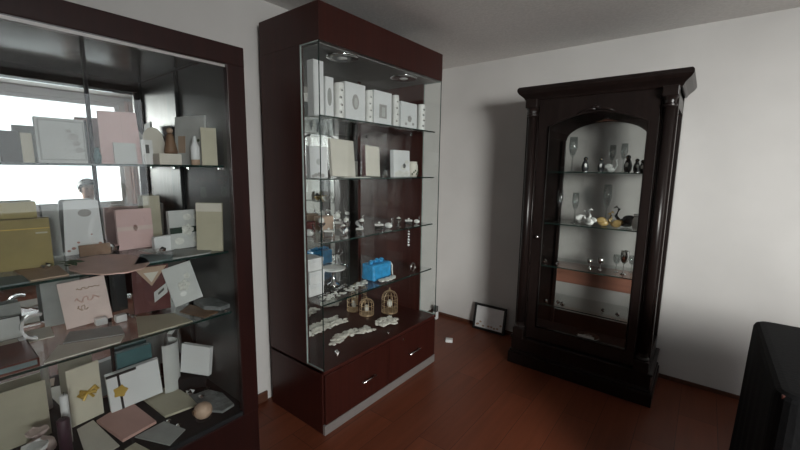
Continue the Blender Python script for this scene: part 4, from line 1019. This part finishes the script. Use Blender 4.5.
# face: nose, brow, ears
ball(bm, (.148, 0, 1.20), .014, 2, (1, .8, 1.4))
for s_ in (1, -1): ball(bm, (.06, s_ * .082, 1.20), .022, 2, (.7, .35, 1.2))
bm.to_mesh(body.data); bm.free()
body.location = (1.70, 1.31, 0); body.rotation_euler = (0, 0, PI)
tag(body, 'person in a pale grey shirt seated before the window, seen in the cabinet mirror', 'person')
sh = skin_mesh('shirt', [PV[i] for i in (0, 1, 2, 3, 4, 9, 10, 13, 14)], [(0, 1), (1, 2), (2, 3), (3, 4), (3, 5), (5, 6), (3, 7), (7, 8)],
               [(.155, .125), (.15, .115), (.165, .125), (.155, .112), .068, .074, .064, .074, .064], 'shirt', body)
tr = skin_mesh('trousers', [PV[i] for i in (0, 17, 18, 19, 21, 22, 23)], [(0, 1), (1, 2), (2, 3), (0, 4), (4, 5), (5, 6)], [(.15, .115), .10, .075, .056, .10, .075, .056], 'denim', body)
b = B(); ball(b, (.045, 0, 1.245), .105, 3, (1.0, .92, .95))
bmesh.ops.delete(b, geom=[v for v in b.verts if v.co.x > .09 and v.co.z < 1.27 or v.co.z < 1.165], context='VERTS'); obj('hair', b, 'hair', body, smooth=True)
b = B()
for s_ in (1, -1): ball(b, (.136, s_ * .03, 1.222), .009, 2)
obj('eyes', b, 'black', body, smooth=True)
b = B(); tube(b, [(.132, -.022, 1.155), (.140, 0, 1.157), (.132, .022, 1.155)], [.003, .005, .003], 6); obj('mouth', b, 'rust', body, smooth=True)
b = B()
for s_ in (1, -1): soft_ = bx(b, .36, .62, s_ * .13 - .045, s_ * .13 + .045, 0, .085, .02)
obj('shoes', b, 'black', body)
st = thing('stool', 'dark wooden stool under the seated person by the window', 'stool', (1.72, 1.31, 0))
b = B(); bx(b, -.19, .19, -.19, .19, .375, .405, .006); obj('seat', b, 'hutch', st)
for x in (-.15, .15):
    for y in (-.15, .15):
        b = B(); bx(b, x - .018, x + .018, y - .018, y + .018, 0, .375, .003); obj('leg', b, 'hutch', st)
# pink curtain, blue grey pillar and a hutch with red flowers along the right wall
b = B(); n = 40; pts = []
for i in range(n + 1):
    u = i / n; pts.append((RX - .06 + .018 * math.sin(u * PI * 7), 2.0 + .15 * u))
ptsb = [(x - .004, y) for x, y in reversed(pts)]
slab(b, pts + ptsb, .02, 2.40)
cu = tag(obj('curtain', b, 'curtain', smooth=False), 'narrow dusty pink curtain hanging beside the window', 'curtain')
b = B(); bx(b, RX - .05, RX, 2.18, 2.32, 0, H); struct('trim_1', b, 'bluegray')
hu = thing('hutch', 'dark red wooden hutch against the right wall beside the curtain', 'hutch', (RX - .21, 2.62, 0))
b = B(); bx(b, -.19, .20, -.27, .27, 0, 1.05, .004); obj('body', b, 'hutch', hu)
b = B(); bx(b, -.21, .205, -.29, .29, 1.05, 1.08, .004); obj('top', b, 'hutch', hu)
b = B(); bx(b, .17, .20, -.27, .27, 1.08, 2.0, .004); obj('back_panel', b, 'hutch', hu)
for y in (-.13, .13):
    b = B(); bx(b, -.20, -.19, y - .12, y + .12, .08, 1.0, .004); d = obj('door', b, 'hutch', hu)
    b = B(); ball(b, (-.208, y * .2, .6), .01, 2); obj('knob', b, 'chrome', d, smooth=True)
def bouquet(label, c, seed):
    t = thing('flower_vase', label, 'vase', c, group='vases of red flowers on the hutch')
    b = B(); lathe(b, [(.03, 0), (.045, .05), (.03, .12), (.038, .14), (.03, .14), (.02, .12), (0, .1)], seg=16); obj('vase_body', b, 'pearl', t, smooth=True)
    random.seed(seed)
    b = B(); c_ = B()
    for k in range(9):
        a = 2.4 * k; q = .025 + .012 * k ** .9; z = .27 - .01 * k + random.uniform(-.02, .02)
        tube(b, [(0, 0, .1), (math.cos(a) * q * .5, math.sin(a) * q * .5, .19), (math.cos(a) * q, math.sin(a) * q, z)], .002, 5)
        for j in range(5): ball(c_, (math.cos(a) * q + .012 * math.cos(j * 1.26), math.sin(a) * q + .012 * math.sin(j * 1.26), z), .013, 1)
    obj('stems', b, 'leaf', t); obj('flowers', c_, 'red', t)
    return t
bouquet('vase of red flowers at the curtain end of the hutch', (RX - .24, 2.47, 1.08), 1)
bouquet('vase of red flowers at the far end of the hutch', (RX - .24, 2.76, 1.08), 2)
